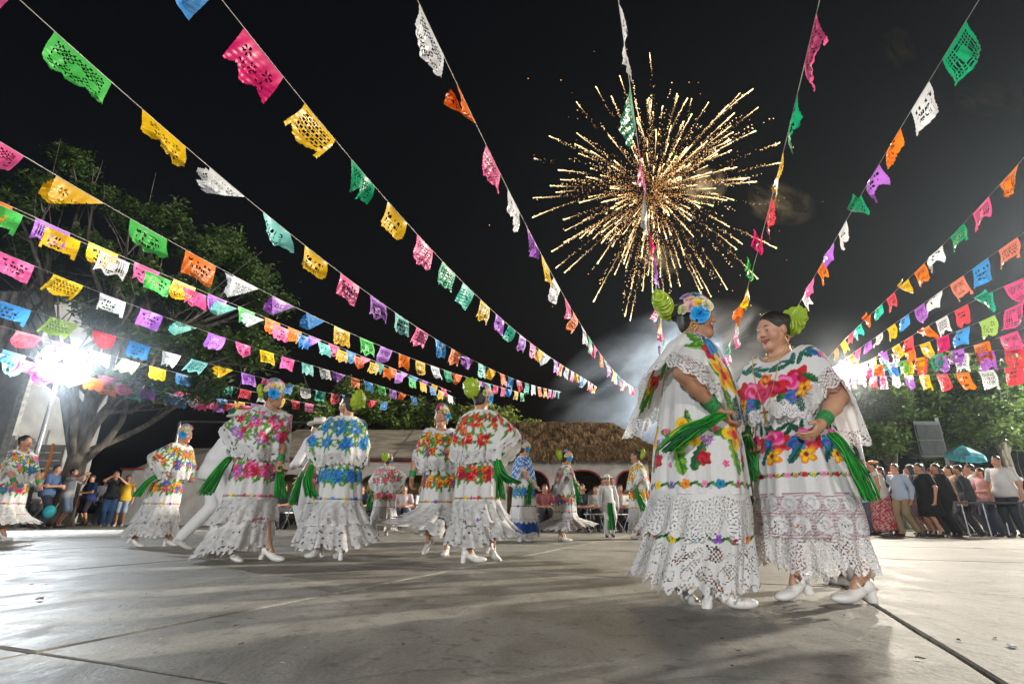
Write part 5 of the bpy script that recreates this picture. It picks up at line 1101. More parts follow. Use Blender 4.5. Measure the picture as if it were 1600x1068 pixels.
# ---------------------------------------------------------------- men and onlookers: body, clothes, hair
M_WEAR = attr_mat('plain_cloth', 0.85, 0.06, bump=0.3, bscale=60)
def person(X, Y, rz, label, group, top=(0.7, 0.7, 0.7), low=(0.1, 0.1, 0.12), kind='trousers', sleeve='short', pose='stand', hair='short', hatted=False, s=1.0, vox=0.022, seed=0, shoe=None, skin=None, lean=0.0, stride=0.0, hands=None, pattern=None, stout=1.0, fem=False):
    r = np.random.default_rng(seed); root = empty('person', (X, Y, 0), rz, s); tag(root, label, 'person', group); skin = SK*r.uniform(0.7, 1.3) if skin is None else skin
    sit = pose == 'sit'; hz = 0.50 if sit else 0.92; B_ = Body(0.03); C_ = Body(0.03); L_ = Body(0.035); top = A3(*top); low = A3(*low); up = hz-0.92; ly = lean
    ch = A3(0, ly*0.8, 1.24+up-abs(lean)*0.12); nb = A3(0, ly*1.15, 1.40+up-abs(lean)*0.2); Mh = rotz(r.uniform(-0.3, 0.3))@rotx(-(0.5 if abs(lean) > 0.2 else 0.05)); hc = nb+A3(0, 0.02+ly*0.1, 0)+Mh@A3(0, 0, 0.15)
    head(B_, hc, Mh, skin, female=fem); B_.cone(nb+A3(0, 0, 0.03), nb-A3(0, 0, 0.1), 0.055, 0.07, skin, 0.04); B_.cone(A3(0, 0, hz), ch, 0.12*stout, 0.12*stout, skin)
    wst = A3(0, ly*0.3, 1.06+up); g = 0.016
    C_.cone(A3(0, 0.0, hz-0.06), wst, 0.150*stout+g, 0.140*stout+g, top); C_.cone(wst, ch, 0.140*stout+g, 0.140*stout+g, top); C_.cone(ch, nb-A3(0, 0, 0.035), 0.12+g, 0.06, top)
    C_.cone(A3(-0.065, 0, hz-0.02), A3(0.065, 0, hz-0.02), 0.138*stout+g, 0.138*stout+g, top, 0.03)
    if not sit: C_.ell(A3(0, 0, hz-0.11-0.5), (0.7, 0.7, 0.5), top, None, 0.012, -1)
    hd = {'stand': ((0.26, 0.05, 0.82), (-0.26, 0.05, 0.82)), 'phone': ((0.09, 0.36, 1.50), (-0.12, 0.34, 1.42)), 'front': ((0.10, 0.30, 1.08), (-0.10, 0.30, 1.05)), 'fold': ((-0.08, 0.22, 1.12), (0.08, 0.22, 1.06)), 'sit': ((0.13, 0.33, 1.06), (-0.13, 0.33, 1.06)), 'hip': ((0.27, 0.08, 1.0), (-0.26, 0.05, 0.82))}[pose] if hands is None else hands
    for sg, h_ in zip((1, -1), hd):
        sh = A3(sg*0.185, ly*0.95, 1.345+up-abs(lean)*0.17); el, wr = ik(sh, A3(h_[0], h_[1], h_[2]+(up if not hands else 0)), 0.285, 0.26, (sg*0.7, -0.5, -0.6)); fa = (wr-el)/np.linalg.norm(wr-el)
        B_.cone(sh, el, 0.052, 0.043, skin, 0.02); B_.cone(el, wr, 0.042, 0.028, skin, 0.02); hand(B_, wr, fa, A3(-sg, 0.2, 0), A3(0, 0.5, 1), skin, 0.5, 0.006, 1.0, vox*0.8)
        C_.cone(ch+A3(sg*0.06, 0, 0.08), sh, 0.09, 0.068, top)
        if sleeve != 'none': C_.cone(sh, sh+(el-sh)*(1.0 if sleeve == 'long' else 0.62), 0.066, 0.064, top, 0.02)
        if sleeve == 'long': C_.cone(el, wr-fa*0.02, 0.062, 0.046, top, 0.02)
    ch_ = 0.012
    for q, sg in ((0, -1), (1, 1)):
        if sit: xy = A3(sg*0.13, 0.42); tip = 0
        else: xy = A3(sg*0.10, stride*(1 if q else -1)); tip = 0.5 if (stride and q == 0) else 0
        an = foot(B_, root, skin, xy, -sg*0.12, 0, tip, SHOE_B if shoe is None else shoe, ch_); hip = A3(sg*0.09, 0, hz); k = leg(B_, hip, an, (0, 1, 0.55 if sit else 0.0), skin)
        if kind in ('trousers', 'shorts'):
            L_.cone(hip, k, 0.108*stout, 0.082, low, 0.03)
            if kind == 'trousers': L_.cone(k, an+A3(0, 0, -0.03), 0.080, 0.066, low, 0.02)
            else: L_.cone(k+(hip-k)*0.05, k+(an-k)*0.05, 0.088, 0.090, low, 0.02)
    if kind in ('trousers', 'shorts'): L_.cone(A3(-0.06, 0, hz), A3(0.06, 0, hz), 0.125*stout, 0.125*stout, low)
    elif sit:
        for sg in (-1, 1): L_.cone(A3(sg*0.07, 0, hz), A3(sg*0.11, 0.38, hz+0.02), 0.13, 0.11, low)
        L_.cone(A3(0, 0.38, hz-0.02), A3(0, 0.42, 0.18), 0.14, 0.15, low)
    else:
        bot = 0.12 if kind == 'longskirt' else 0.45; L_.cone(A3(0, 0, hz+0.08), A3(0, 0, hz-0.12), 0.15*stout, 0.185*stout, low); L_.cone(A3(0, 0, hz-0.12), A3(0, 0, bot+0.12), 0.185*stout, 0.215*stout, low)
        L_.ell(A3(0, 0, bot-0.22), (0.5, 0.5, 0.24), low, None, 0.02, -1)
    pat = None
    if pattern is not None:
        pcx = A3(*pattern); pat = lambda V, c: np.where((np.sin(V[:, :1]*61+3*np.sin(V[:, 2:3]*37))*np.sin(V[:, 1:2]*57+V[:, 2:3]*49) > 0.15), pcx, c)
    ob('body', B_.mesh('body', vox), root, M_SKIN); ob('shirt', C_.mesh('shirt', vox, pat if kind not in ('longskirt',) else None), root, M_WEAR)
    ob('skirt' if 'skirt' in kind or kind == 'dress' else kind, L_.mesh('lower', vox, pat), root, M_WEAR); ob('hair', hair_mesh(hc, Mh, vox*0.9, hair == 'bun', hair == 'long'), root, M_HAIR)
    if vox < 0.0255: face_parts(root, hc, Mh, 0.2)
    if hatted: hat(root, hc, Mh)
    return root, hc, Mh, B_
# ---------------------------------------------------------------- the two women in front
def capeA(col, ctx):
    for th, t in ((118, 0.17), (100, 0.18), (134, 0.19), (84, 0.20), (72, 0.25), (64, 0.20), (150, 0.2)): motif(col, ctx, 'pansy', th, t, 0.036)
    L = lambda th, t, S, a, c=GRN, d=LGR: motif(col, ctx, 'leaf', th, t, S, a, c, d)
    for side in (1, -1):
        f = lambda x: (x+(15 if x < 80 else -4)) if side == 1 else 360-x
        L(f(66), 0.34, 0.085, 0.6 if side == 1 else 2.5); L(f(58), 0.46, 0.085, -0.4 if side == 1 else 3.5, LGR, GRN); L(f(48), 0.36, 0.06, 1.2, DGR, GRN); L(f(28), 0.80, 0.09, 1.4, GRN, LGR); L(f(16), 0.85, 0.08, 1.8, DGR, BLU*0.6); L(f(40), 0.66, 0.05, 0.3)
        motif(col, ctx, 'rose', f(46), 0.47, 0.050, RED, RED*0.7, BUR); motif(col, ctx, 'rose', f(38), 0.36, 0.058, SKY, BLU*1.3, SKY); motif(col, ctx, 'hib', f(26), 0.60, 0.098, YEL, ORA, RED)
        motif(col, ctx, 'rose', f(10), 0.42, 0.05, MAG, PNK, RED); L(f(8), 0.52, 0.06, 0.9)
        L(f(140), 0.28, 0.08, 2.3, LGR, GRN); L(f(150), 0.36, 0.075, 2.0); motif(col, ctx, 'rose', f(158), 0.50, 0.068, RED, A3(0.8, 0.08, 0.02), BUR); L(f(152), 0.62, 0.08, 1.9, LGR, GRN*1.4); motif(col, ctx, 'hib', f(174), 0.60, 0.07, YEL, ORA, RED); L(f(163), 0.70, 0.08, 1.3)
def dressA(col, ctx):
    for k, b in enumerate((30, 100, 165, 235, 300)):
        motif(col, ctx, 'leaf', b+8, 0.72, 0.10, 1.3, LGR, GRN); motif(col, ctx, 'leaf', b-16, 0.72, 0.085, 2.0, DGR, GRN); motif(col, ctx, 'leaf', b+20, 0.56, 0.085, 0.4, GRN, LGR); motif(col, ctx, 'leaf', b-4, 0.46, 0.06, 1.4, DGR, LGR)
        motif(col, ctx, 'hib', b, 0.56, 0.092, YEL, ORA, RED)
        motif(col, ctx, 'rose', b-22, 0.74, 0.042, RED, BUR, RED)
        for q in range(3): motif(col, ctx, 'pansy', b-32+5*q, 0.60+0.03*(q % 2), 0.022)
        motif(col, ctx, 'rose', b+22, 0.78, 0.018, PNK, MAG, RED); motif(col, ctx, 'rose', b+31, 0.52, 0.018, PNK, MAG, RED)
    garland(col, ctx, 0.925, 18, 0.026, [PUR, YEL, MAG, SKY*0.6, PNK, ORA])
def skirtA(col, ctx): garland(col, ctx, 0.47, 16, 0.027, [RED, ORA, MAG, PUR, SKY*0.6, YEL])
PA = (0.985, 2.84)
kA = lambda th: np.interp(np.degrees(th), [0, 18, 40, 68, 97, 116, 140, 168, 215, 250, 280, 330, 360], [0.84, 0.80, 0.90, 1.02, 1.14, 1.05, 0.92, 0.82, 0.86, 1.0, 1.05, 0.92, 0.84])
rA = woman(PA[0], PA[1], math.radians(-112), 'woman in profile in a white dress embroidered with big yellow hibiscus, lime bow', 'yellow', 2, True, 1.0, lean=(0.05, 0), head_r=(-0.04, -0.02, 0.0),
    hands={'R': (0.045, -0.225, 0.93), 'L': (0.20, 0.22, 0.93)}, poles={'R': (-0.8, -0.6), 'L': (-0.8, 0.7)}, feet=[(-0.17, 0.06, -math.pi/2+0.1, 0.55, 0.0), (0.05, -0.07, -math.pi/2-0.12, 0.0, 0.0)],
    capep=[(0, 0.112, 0.090, 0, 0.055), (0.05, 0.165, 0.118, 0, 0.05), (0.13, 0.222, 0.155, 0, 0.04), (0.3, 0.255, 0.195, 0, 0.02), (0.6, 0.275, 0.245, 0, -0.01), (1.0, 0.295, 0.300, 0, -0.05)], capeh=kA,
    dressp=[(0, 0.19, 0.155, 0, 0.03), (0.28, 0.20, 0.185, 0, 0.015), (0.6, 0.228, 0.220, 0, 0.005), (1.0, 0.255, 0.235, 0, -0.01)], skirt=dict(flare=0.01, sway=(-0.09, 0), hem=0.075, raise_=lambda th: 0.06*np.clip(-np.cos(th), 0, 1), lace=0.20),
    paintc=capeA, paintd=dressA, paints=skirtA, bow=(0.015, -0.165, 0.115), bowr=0.092, flowers=1, scarves=[dict(pts=[(0.06, -0.25, 0.90), (-0.02, -0.30, 0.86), (-0.14, -0.31, 0.80), (-0.235, -0.27, 0.715)], w0=0.02, w1=0.055, n=70, axis=(0.2, 0.1)), dict(pts=[(0.22, 0.2, 0.9), (0.27, 0.12, 0.8), (0.29, 0.06, 0.62)], n=40)], lids=0.5, curl=0.45)
def capeB(col, ctx):
    rr = np.random.default_rng(3)
    for side in (1, -1):
        f = lambda x: x if side == 1 else 360-x
        for k in range(9): motif(col, ctx, 'leaf', f(12+9*k), 0.22+0.05*math.sin(k*1.7), 0.045, rr.uniform(0, 3), DGR*1.2, A3(0.04, 0.22, 0.2))
        motif(col, ctx, 'rose', f(36), 0.52, 0.072, RED, RED*0.75, BUR); motif(col, ctx, 'rose', f(24), 0.52, 0.062, MAG, PNK, RED); motif(col, ctx, 'rose', f(27), 0.70, 0.048, BLU, SKY*0.6, PUR); motif(col, ctx, 'hib', f(40), 0.68, 0.042, ORA, YEL, RED)
        motif(col, ctx, 'leaf', f(50), 0.60, 0.055, 1.0, DGR, GRN); motif(col, ctx, 'leaf', f(16), 0.66, 0.05, 2.0, DGR, GRN); motif(col, ctx, 'leaf', f(32), 0.80, 0.05, 1.5, DGR, A3(0.03, 0.16, 0.16))
        for k in range(5): motif(col, ctx, 'leaf', f(70+12*k), 0.33+0.03*(k % 2), 0.06, rr.uniform(0, 3), BLU*1.2, A3(0.03, 0.2, 0.2))
        motif(col, ctx, 'rose', f(88), 0.40, 0.075, PNK, A3(0.8, 0.12, 0.2), RED); motif(col, ctx, 'rose', f(100), 0.46, 0.05, ORA*0.8, RED, RED); motif(col, ctx, 'rose', f(128), 0.44, 0.075, RED, MAG, BUR); motif(col, ctx, 'rose', f(160), 0.44, 0.07, MAG, PNK, RED); motif(col, ctx, 'hib', f(145), 0.56, 0.05, ORA, YEL, RED)
    motif(col, ctx, 'rose', 3, 0.40, 0.045, ORA, RED, YEL); motif(col, ctx, 'rose', 350, 0.56, 0.06, RED, BUR, MAG); motif(col, ctx, 'rose', 8, 0.60, 0.055, MAG, RED, BUR)
def dressB(col, ctx):
    rr = np.random.default_rng(6); rows = (ctx['T'] > 0.30) & (ctx['T'] < 0.42) & (np.sin(ctx['L']*420) > 0.4) & (np.sin(ctx['S']*300) > 0.0); col[rows] = A3(0.42, 0.41, 0.42)
    for k in range(8):
        b = 45*k+4
        for q in range(6): motif(col, ctx, 'leaf', b+rr.uniform(-22, 22), 0.46+rr.uniform(-0.03, 0.02), 0.035, rr.uniform(0, 3), DGR, DGR*0.6)
        motif(col, ctx, 'rose', b-9, 0.57, 0.062, RED, A3(0.75, 0.08, 0.08), BUR); motif(col, ctx, 'rose', b, 0.53, 0.055, MAG, PNK, RED); motif(col, ctx, 'hib', b+3, 0.67, 0.055, ORA, YEL, BUR); motif(col, ctx, 'rose', b+13, 0.58, 0.048, BLU, SKY*0.7, PUR); motif(col, ctx, 'leaf', b+16, 0.66, 0.06, 2.2, A3(0.02, 0.16, 0.2), DGR)
    garland(col, ctx, 0.83, 34, 0.016, [ORA, PNK, YEL, RED])
def flounceB(col, ctx):
    x, y = ctx['S'], ctx['L']; p = 0.11; gx = (x/p+0.5*np.floor(y/p)) % 1-0.5; gy = (y/p) % 1-0.5; d = np.hypot(gx, gy); col[(np.sin(d*26) < -0.3)] = A3(0.60, 0.57, 0.60); m = (d > 0.42) & (np.sin(y*420) > 0); col[m] = A3(0.42, 0.22, 0.26)
def skirtB(col, ctx): garland(col, ctx, 0.40, 22, 0.016, [RED, ORA, DGR, PNK])
PB = (1.635, 3.04)
kB = lambda th: np.interp(np.degrees(th), [0, 40, 80, 120, 160, 190, 225, 250, 268, 288, 304, 330, 360], [0.93, 0.90, 0.92, 0.92, 0.88, 0.82, 0.76, 0.84, 0.98, 1.10, 1.02, 0.92, 0.93])
def pB(a, b, c): return None
rB = woman(PB[0], PB[1], math.radians(120), 'smiling woman looking down, gold cross necklace, white dress with red roses, hand on hip', 'mixed', 3, True, 1.0, lean=(-0.01, 0.0), head_r=(-0.16, 0.20, -0.10),
    hands={'L': (0.0, -0.27, 0.885), 'R': (-0.235, 0.10, 0.86)}, poles={'L': (1.0, 0.25), 'R': (-0.5, 0.8)}, feet=[(0.135, -0.08, math.radians(100), 0.0, 0.0), (-0.115, 0.03, math.radians(112), 0.12, 0.0)],
    capep=[(0, 0.135, 0.105, 0, 0.0), (0.05, 0.18, 0.125, 0, 0.0), (0.13, 0.228, 0.155, 0, 0.0), (0.3, 0.25, 0.185, 0, -0.005), (0.6, 0.275, 0.22, -0.01, -0.02), (1.0, 0.305, 0.255, -0.02, -0.035)], capeh=kB, capez=lambda th: 1.372-0.085*np.clip(np.cos(th), 0, 1)**2,
    dressp=[(0, 0.185, 0.145, 0, 0), (0.28, 0.190, 0.155, 0, 0), (0.6, 0.222, 0.19, 0, 0), (1.0, 0.252, 0.222, 0, 0)], skirt=dict(flare=0.0, sway=(-0.02, 0), hem=0.15, raise_=lambda th: 0.03*np.sin(2*th), lace=0.22), paintc=capeB, paintd=dressB, paints=skirtB, paintf=flounceB, bow=(-0.035, -0.150, 0.045), bowr=0.088, bowflat=0.7, flowers=0,
    scarves=[dict(pts=[(0.03, -0.30, 0.83), (0.07, -0.33, 0.74), (0.12, -0.33, 0.62), (0.155, -0.33, 0.50)], w0=0.014, w1=0.042, n=64, axis=(0.8, 0.2)), dict(pts=[(-0.25, 0.06, 0.86), (-0.27, 0.02, 0.75), (-0.30, 0.0, 0.6)], n=40)], lids=0.75, curl=0.55, skin=SKL)
# her long chain with a cross
rt_, en_, hc_, Mh_ = rB; t = np.linspace(0, 1, 40)
for sg in (-1, 1):
    P = np.c_[sg*0.105*(1-t)**0.7, 0.11+0.13*t**0.5, 1.35-0.36*t]; beads_obj('chain', rt_, P, 0.0048)
cr = MB().box((0, 0.252, 0.955), (0.012, 0.008, 0.085)).box((0, 0.2525, 0.972), (0.05, 0.0085, 0.012)); cr.build('cross', M_GOLD, rt_)

# ---------------------------------------------------------------- the other dancers
def W(px, py, D, **k): p = at(px, py, D); return p[0]
woman(W(238, 853, 7.4), 7.4, -math.pi/2-0.15, 'older woman striding, cape with orange and red flowers, blue flower by her ear', 'orange', 21, s=0.98, lean=(0.12, 0), head_r=(0.0, 0.05, 0), hands={'R': (0.10, -0.24, 0.95), 'L': (0.25, 0.2, 0.9)}, poles={'R': (-0.8, -0.5), 'L': (-0.5, 0.8)}, feet=[(0.20, 0.10, -math.pi/2, 0.0, 0.0), (-0.22, -0.08, -math.pi/2, 0.25, 0.0)], flowers=1, bow_on=False,
      skirt=dict(flare=0.10, sway=(-0.06, 0), hem=0.13), scarves=[dict(pts=[(0.1, -0.26, 0.93), (-0.05, -0.33, 0.8), (-0.16, -0.34, 0.62)], n=40)])
woman(W(378, 868, 5.25), 5.25, math.radians(-118), 'tall woman in white dress with magenta roses, gold necklaces, hand on hip, face turned aside', 'magenta', 22, s=1.05, lean=(0.06, 0), head_r=(0.55, 0.0, 0), hands={'R': (-0.16, -0.17, 0.95), 'L': (0.30, -0.10, 0.86)}, poles={'R': (-1.0, -0.1), 'L': (0.3, 0.9)}, feet=[(0.30, -0.02, math.radians(-95), 0.1, 0.0), (-0.10, -0.05, math.radians(-100), 0.3, 0.0)], flowers=1, necklace=True, bow=(0.0, -0.13, 0.03), bowr=0.07,
      skirt=dict(flare=0.06, sway=(-0.10, 0), hem=0.07, folds=1.4, raise_=lambda th: 0.05*np.sin(th+2.0)), scarves=[dict(pts=[(-0.18, -0.22, 0.92), (-0.24, -0.28, 0.78), (-0.33, -0.28, 0.58)], n=56, w1=0.07), dict(pts=[(0.31, -0.12, 0.85), (0.34, -0.14, 0.72), (0.36, -0.12, 0.56)], n=40)])
woman(W(520, 868, 5.55), 5.55, math.radians(35), 'woman seen from behind in white dress with blue flower sprays and lime bow', 'blue', 23, s=1.02, lean=(0.0, 0.0), head_r=(0.55, 0.0, 0), hands={'L': (-0.30, -0.10, 0.90), 'R': (0.18, 0.25, 0.95)}, poles={'L': (-0.6, 0.3), 'R': (0.3, -0.8)}, feet=[(-0.22, 0.08, math.radians(70), 0.1, 0.0), (0.08, -0.06, math.radians(30), 0.0, 0.0)], flowers=0, bow=(0.0, -0.14, 0.05), bowr=0.10,
      skirt=dict(flare=0.10, sway=(0.04, 0), hem=0.10, folds=1.9, raise_=lambda th: 0.16*np.clip(np.sin(th+0.5), 0, 1)), scarves=[dict(pts=[(-0.30, -0.12, 0.89), (-0.30, -0.2, 0.74), (-0.22, -0.24, 0.58)], n=56, w1=0.06)])
woman(W(496, 855, 6.9), 6.9, math.radians(85), 'woman facing the other way behind the blue-flowered dress, lime bow on her nape', 'pink', 24, s=0.99, head_r=(0.1, 0.0, 0), hands={'L': (-0.25, -0.25, 0.85), 'R': (-0.2, 0.2, 0.9)}, flowers=0, bow=(0.0, -0.14, 0.02), bowr=0.095, scarves=[dict(pts=[(-0.25, -0.27, 0.85), (-0.27, -0.28, 0.7), (-0.3, -0.26, 0.52)], n=40)])
woman(W(597, 838, 11.6), 11.6, math.radians(12), 'small distant woman from behind, pink-flowered white dress with hanging ribbons', 'pink', 25, s=1.02, head_r=(0.0, 0.0, 0), hands={'R': (0.32, 0.05, 0.95), 'L': (-0.32, 0.05, 0.85)}, poles={'R': (0.9, -0.3), 'L': (-0.9, -0.2)}, flowers=1, bow=(-0.06, -0.12, 0.06), bowr=0.09, scarves=[dict(pts=[(-0.33, 0.0, 0.85), (-0.35, -0.02, 0.7), (-0.36, 0, 0.5)], n=26)])
woman(W(684, 868, 6.05), 6.05, math.radians(192), 'woman facing us half hidden, orange-flowered cape, white skirt swirling wide', 'orange', 26, s=1.0, lean=(-0.03, 0), head_r=(-0.25, 0.0, 0.05), hands={'R': (-0.34, -0.12, 0.80), 'L': (0.24, -0.1, 0.9)}, poles={'R': (-0.8, 0.3), 'L': (0.9, 0.2)}, feet=[(0.10, -0.10, math.radians(175), 0.0, 0.0), (-0.12, 0.10, math.radians(160), 0.55, 0.03)], flowers=-1, bow_on=False,
      skirt=dict(flare=0.22, sway=(-0.20, -0.02), hem=0.20, folds=2.4, raise_=lambda th: 0.16*np.clip(np.sin(th+0.3), 0, 1)))
woman(W(742, 878, 5.25), 5.25, math.radians(-28), 'woman from behind covered in red roses and green leaves, arm bent, lime bow', 'red', 27, s=1.03, lean=(0.02, 0), head_r=(-0.10, 0.0, 0), hands={'R': (0.22, -0.14, 0.95), 'L': (-0.2, 0.25, 0.9)}, poles={'R': (1.0, -0.2), 'L': (-0.2, -0.9)}, feet=[(-0.02, -0.06, math.radians(-70), 0.0, 0.0), (0.16, 0.12, math.radians(-40), 0.45, 0.0)], flowers=1, bow=(-0.03, -0.15, 0.09), bowr=0.10,
      skirt=dict(flare=0.06, sway=(0.10, 0), hem=0.13, folds=2.1, raise_=lambda th: 0.14*np.clip(np.sin(th+0.4), 0, 1)), scarves=[dict(pts=[(0.22, -0.2, 0.93), (0.27, -0.24, 0.78), (0.40, -0.2, 0.70)], n=56, w1=0.07), dict(pts=[(0.2, -0.2, 0.9), (0.25, -0.2, 0.7), (0.26, -0.2, 0.55)], n=30)])
def blueband(col, ctx): z = ctx['T']; m = (z > 0.1) & (z < 0.8) & (np.sin(ctx['S']*50)*np.sin(ctx['L']*60) > -0.35); col[m] = BLU*1.1; m2 = m & (np.sin(ctx['S']*95)*np.sin(ctx['L']*90) > 0.3); col[m2] = SKY
def bluemtn(col, ctx): y = ctx['T']; m = (y > 0.45+0.18*np.abs(((ctx['S']*9) % 1)-0.5)) & (y < 0.82); col[m] = BLU*0.9
woman(W(818, 850, 9.4), 9.4, math.radians(-62), 'woman in profile with deep blue banded cape and zigzag blue skirt border', 'blue', 28, s=1.02, head_r=(-0.1, 0, 0), hands={'R': (0.12, -0.27, 0.95), 'L': (0.25, 0.2, 0.9)}, poles={'R': (-0.6, -0.8), 'L': (-0.3, 0.9)}, flowers=1, bow=(0.0, -0.16, 0.05), bowr=0.095, paintc=blueband, paints=bluemtn, skirt=dict(flare=0.03, hem=0.06, lace=0.05), scarves=[dict(pts=[(0.13, -0.3, 0.93), (0.10, -0.34, 0.75), (0.08, -0.34, 0.58)], n=36)])
woman(W(884, 848, 9.3), 9.3, math.radians(-72), 'woman stooping as she turns, flower crown, pale skirt ballooning out', 'mixed', 29, s=0.97, lean=(0.03, -0.03), head_r=(0.0, 0.0, 0), hands={'R': (0.16, -0.30, 0.95), 'L': (0.3, 0.2, 0.9)}, poles={'R': (-0.5, -0.9), 'L': (0.3, 0.9)}, feet=[(0.0, 0.06, math.radians(-75), 0.0, 0.0), (-0.04, -0.06, math.radians(-75), 0.0, 0.0)], flowers=1, bow=(0.0, -0.15, 0.06), bowr=0.09, crouch=0.10,
      skirt=dict(flare=0.30, sway=(0.02, 0), hem=0.26, folds=1.6, raise_=lambda th: 0.08*np.sin(th+2.2)), scarves=[dict(pts=[(0.16, -0.33, 0.93), (0.2, -0.36, 0.78), (0.24, -0.34, 0.62)], n=36)])
woman(W(1003, 847, 10.5), 10.5, math.radians(78), 'slim woman turned aside with lime bow, yellow-striped cape, green fringe scarf', 'yellow', 30, s=1.02, head_r=(0.1, 0, 0), hands={'L': (-0.14, -0.28, 0.92), 'R': (-0.2, 0.2, 0.9)}, poles={'L': (0.6, -0.8), 'R': (0.2, 0.9)}, feet=[(-0.10, -0.08, math.radians(85), 0.0, 0.0), (0.14, 0.05, math.radians(85), 0.0, 0.0)], flowers=0, bow=(0.0, -0.15, 0.04), bowr=0.095, skirt=dict(flare=0.02, hem=0.10), scarves=[dict(pts=[(-0.12, -0.31, 0.92), (-0.08, -0.36, 0.72), (0.02, -0.36, 0.5)], n=40, w1=0.09)])
woman(W(-8, 850, 8.6), 8.6, math.radians(-95), 'dancer half out of view beside the loudspeaker, white skirt spread', 'mixed', 33, s=1.0, hands={'R': (0.25, -0.25, 0.85), 'L': (0.3, 0.2, 0.85)}, flowers=0, bow_on=False, skirt=dict(flare=0.25, hem=0.25, folds=1.6))
# men in white
MG = 'men and boy in white'
WH_ = (0.72, 0.72, 0.71)
person(W(312, 858, 6.9), 6.9, math.radians(-60), 'man in white shirt bending forward beside the tall woman, back turned', MG, WH_, WH_, 'trousers', 'long', hatted=True, s=1.03, vox=0.015, seed=51, lean=0.16, stride=0.22, hands=((0.22, 0.25, 0.75), (-0.2, 0.25, 0.75)), shoe=SHOE_T)
person(W(478, 852, 7.4), 7.4, math.radians(70), 'man in white hat and shirt mostly hidden behind two women', MG, WH_, WH_, 'trousers', 'long', hatted=True, s=1.0, vox=0.016, seed=52, shoe=SHOE_T, pose='front')
person(W(1315, 850, 3.75)+0.02, 3.75, math.radians(30), 'man in white sleeve standing behind the smiling woman, only arm showing', MG, WH_, WH_, 'trousers', 'long', s=0.88, vox=0.014, seed=53, shoe=SHOE_T, hands=((0.10, 0.20, 0.95), (0.30, -0.1, 0.80)))
bo = person(W(953, 843, 11.3), 11.3, math.radians(-170), 'small boy in white suit and hat with bright green sash at his waist', MG, WH_, WH_, 'trousers', 'long', hatted=True, s=0.72, vox=0.017, seed=54, shoe=SHOE_B, stride=0.06)
scarf(bo[0], [(0.02, 0.2, 0.92), (0.02, 0.23, 0.6), (0.0, 0.22, 0.2)], 0.05, 0.10, 40, 5, (1, 0, 0), 0.012)
# ---------------------------------------------------------------- onlookers on the right
RG = 'onlookers standing along the right side'
def R_(px, D, rzd, label, **k):
    jr = np.random.default_rng(k['seed']); rzd += jr.uniform(-45, 40); k.setdefault('lean', jr.uniform(-0.03, 0.06)); k['s'] = k.get('s', 1.0)*jr.uniform(0.94, 1.04)
    if 'pose' not in k and jr.random() < 0.6: k['pose'] = ('front', 'fold', 'hip', 'phone')[int(jr.integers(0, 4))]
    person(W(px, 836, D), D, math.radians(rzd), label, RG, vox=k.pop('vox', 0.0235), **k)
R_(1338, 12.9, 75, 'curly-haired woman in purple-flowered white top and black skirt', top=(0.55, 0.5, 0.52), low=(0.03, 0.03, 0.04), kind='skirt', sleeve='short', hair='long', seed=61, pose='front', pattern=(0.18, 0.08, 0.22), fem=True)
p_ = person(W(1386, 836, 12.5), 12.5, math.radians(60), 'woman in long red patterned skirt, white sleeveless top and orange headwrap', RG, (0.62, 0.58, 0.52), (0.36, 0.05, 0.06), 'longskirt', 'none', seed=62, hair='bun', pattern=(0.55, 0.32, 0.30), fem=True, stout=1.1)
a = np.linspace(0, 6.283, 30); MB().tube([p_[1]+p_[2]@A3(0.082*math.cos(q), 0.098*math.sin(q)-0.015, 0.065+0.012*math.sin(q*3)) for q in a], 0.022, 7, False).build('headwrap', mat('orange_wrap', (0.75, 0.22, 0.04), 0.8), p_[0])
R_(1402, 13.2, 70, 'person in dark clothes close behind the red skirt', top=(0.03, 0.03, 0.035), low=(0.03, 0.03, 0.04), seed=63, hair='long')
R_(1422, 12.7, 72, 'man in pale blue shirt and khaki trousers walking along the crowd', top=(0.42, 0.52, 0.66), low=(0.32, 0.25, 0.14), sleeve='long', seed=64, stride=0.16, s=1.03, shoe=SHOE_B)
R_(1447, 12.9, 55, 'woman in dusty mauve knee-length dress', top=(0.28, 0.16, 0.18), low=(0.25, 0.14, 0.17), kind='dress', seed=65, hair='long', pose='fold', stout=1.15, fem=True)
R_(1463, 12.4, 60, 'woman in plain black dress with broad back', top=(0.012, 0.012, 0.014), low=(0.012, 0.012, 0.014), kind='dress', seed=66, hair='bun', stout=1.2, fem=True, s=1.02)
R_(1440, 14.2, 75, 'onlooker in a pink shirt raising a phone above the mauve dress', top=(0.5, 0.18, 0.2), low=(0.05, 0.06, 0.12), seed=67, pose='phone', hair='long')
R_(1492, 12.6, 80, 'woman in shiny black blouse with arms folded', top=(0.02, 0.02, 0.02), low=(0.02, 0.02, 0.025), seed=68, hair='long', pose='fold', stout=1.25, fem=True, s=0.97)
R_(1510, 13.6, 70, 'onlooker in a tan top peering past the folded arms', top=(0.45, 0.3, 0.2), low=(0.06, 0.06, 0.07), seed=69, hair='long', s=0.98)
R_(1527, 12.8, 65, 'man in dark grey suit with white collar', top=(0.05, 0.055, 0.065), low=(0.035, 0.035, 0.045), sleeve='long', seed=70, s=1.0)
R_(1545, 13.4, 80, 'onlooker in white shirt behind the grey suit', top=(0.6, 0.58, 0.56), low=(0.08, 0.08, 0.1), seed=71, s=1.0, hair='short')
R_(1556, 12.9, 70, 'woman in faded pink blouse beside the low table', top=(0.55, 0.3, 0.32), low=(0.05, 0.06, 0.1), seed=72, hair='long', pose='front', fem=True, s=0.97)
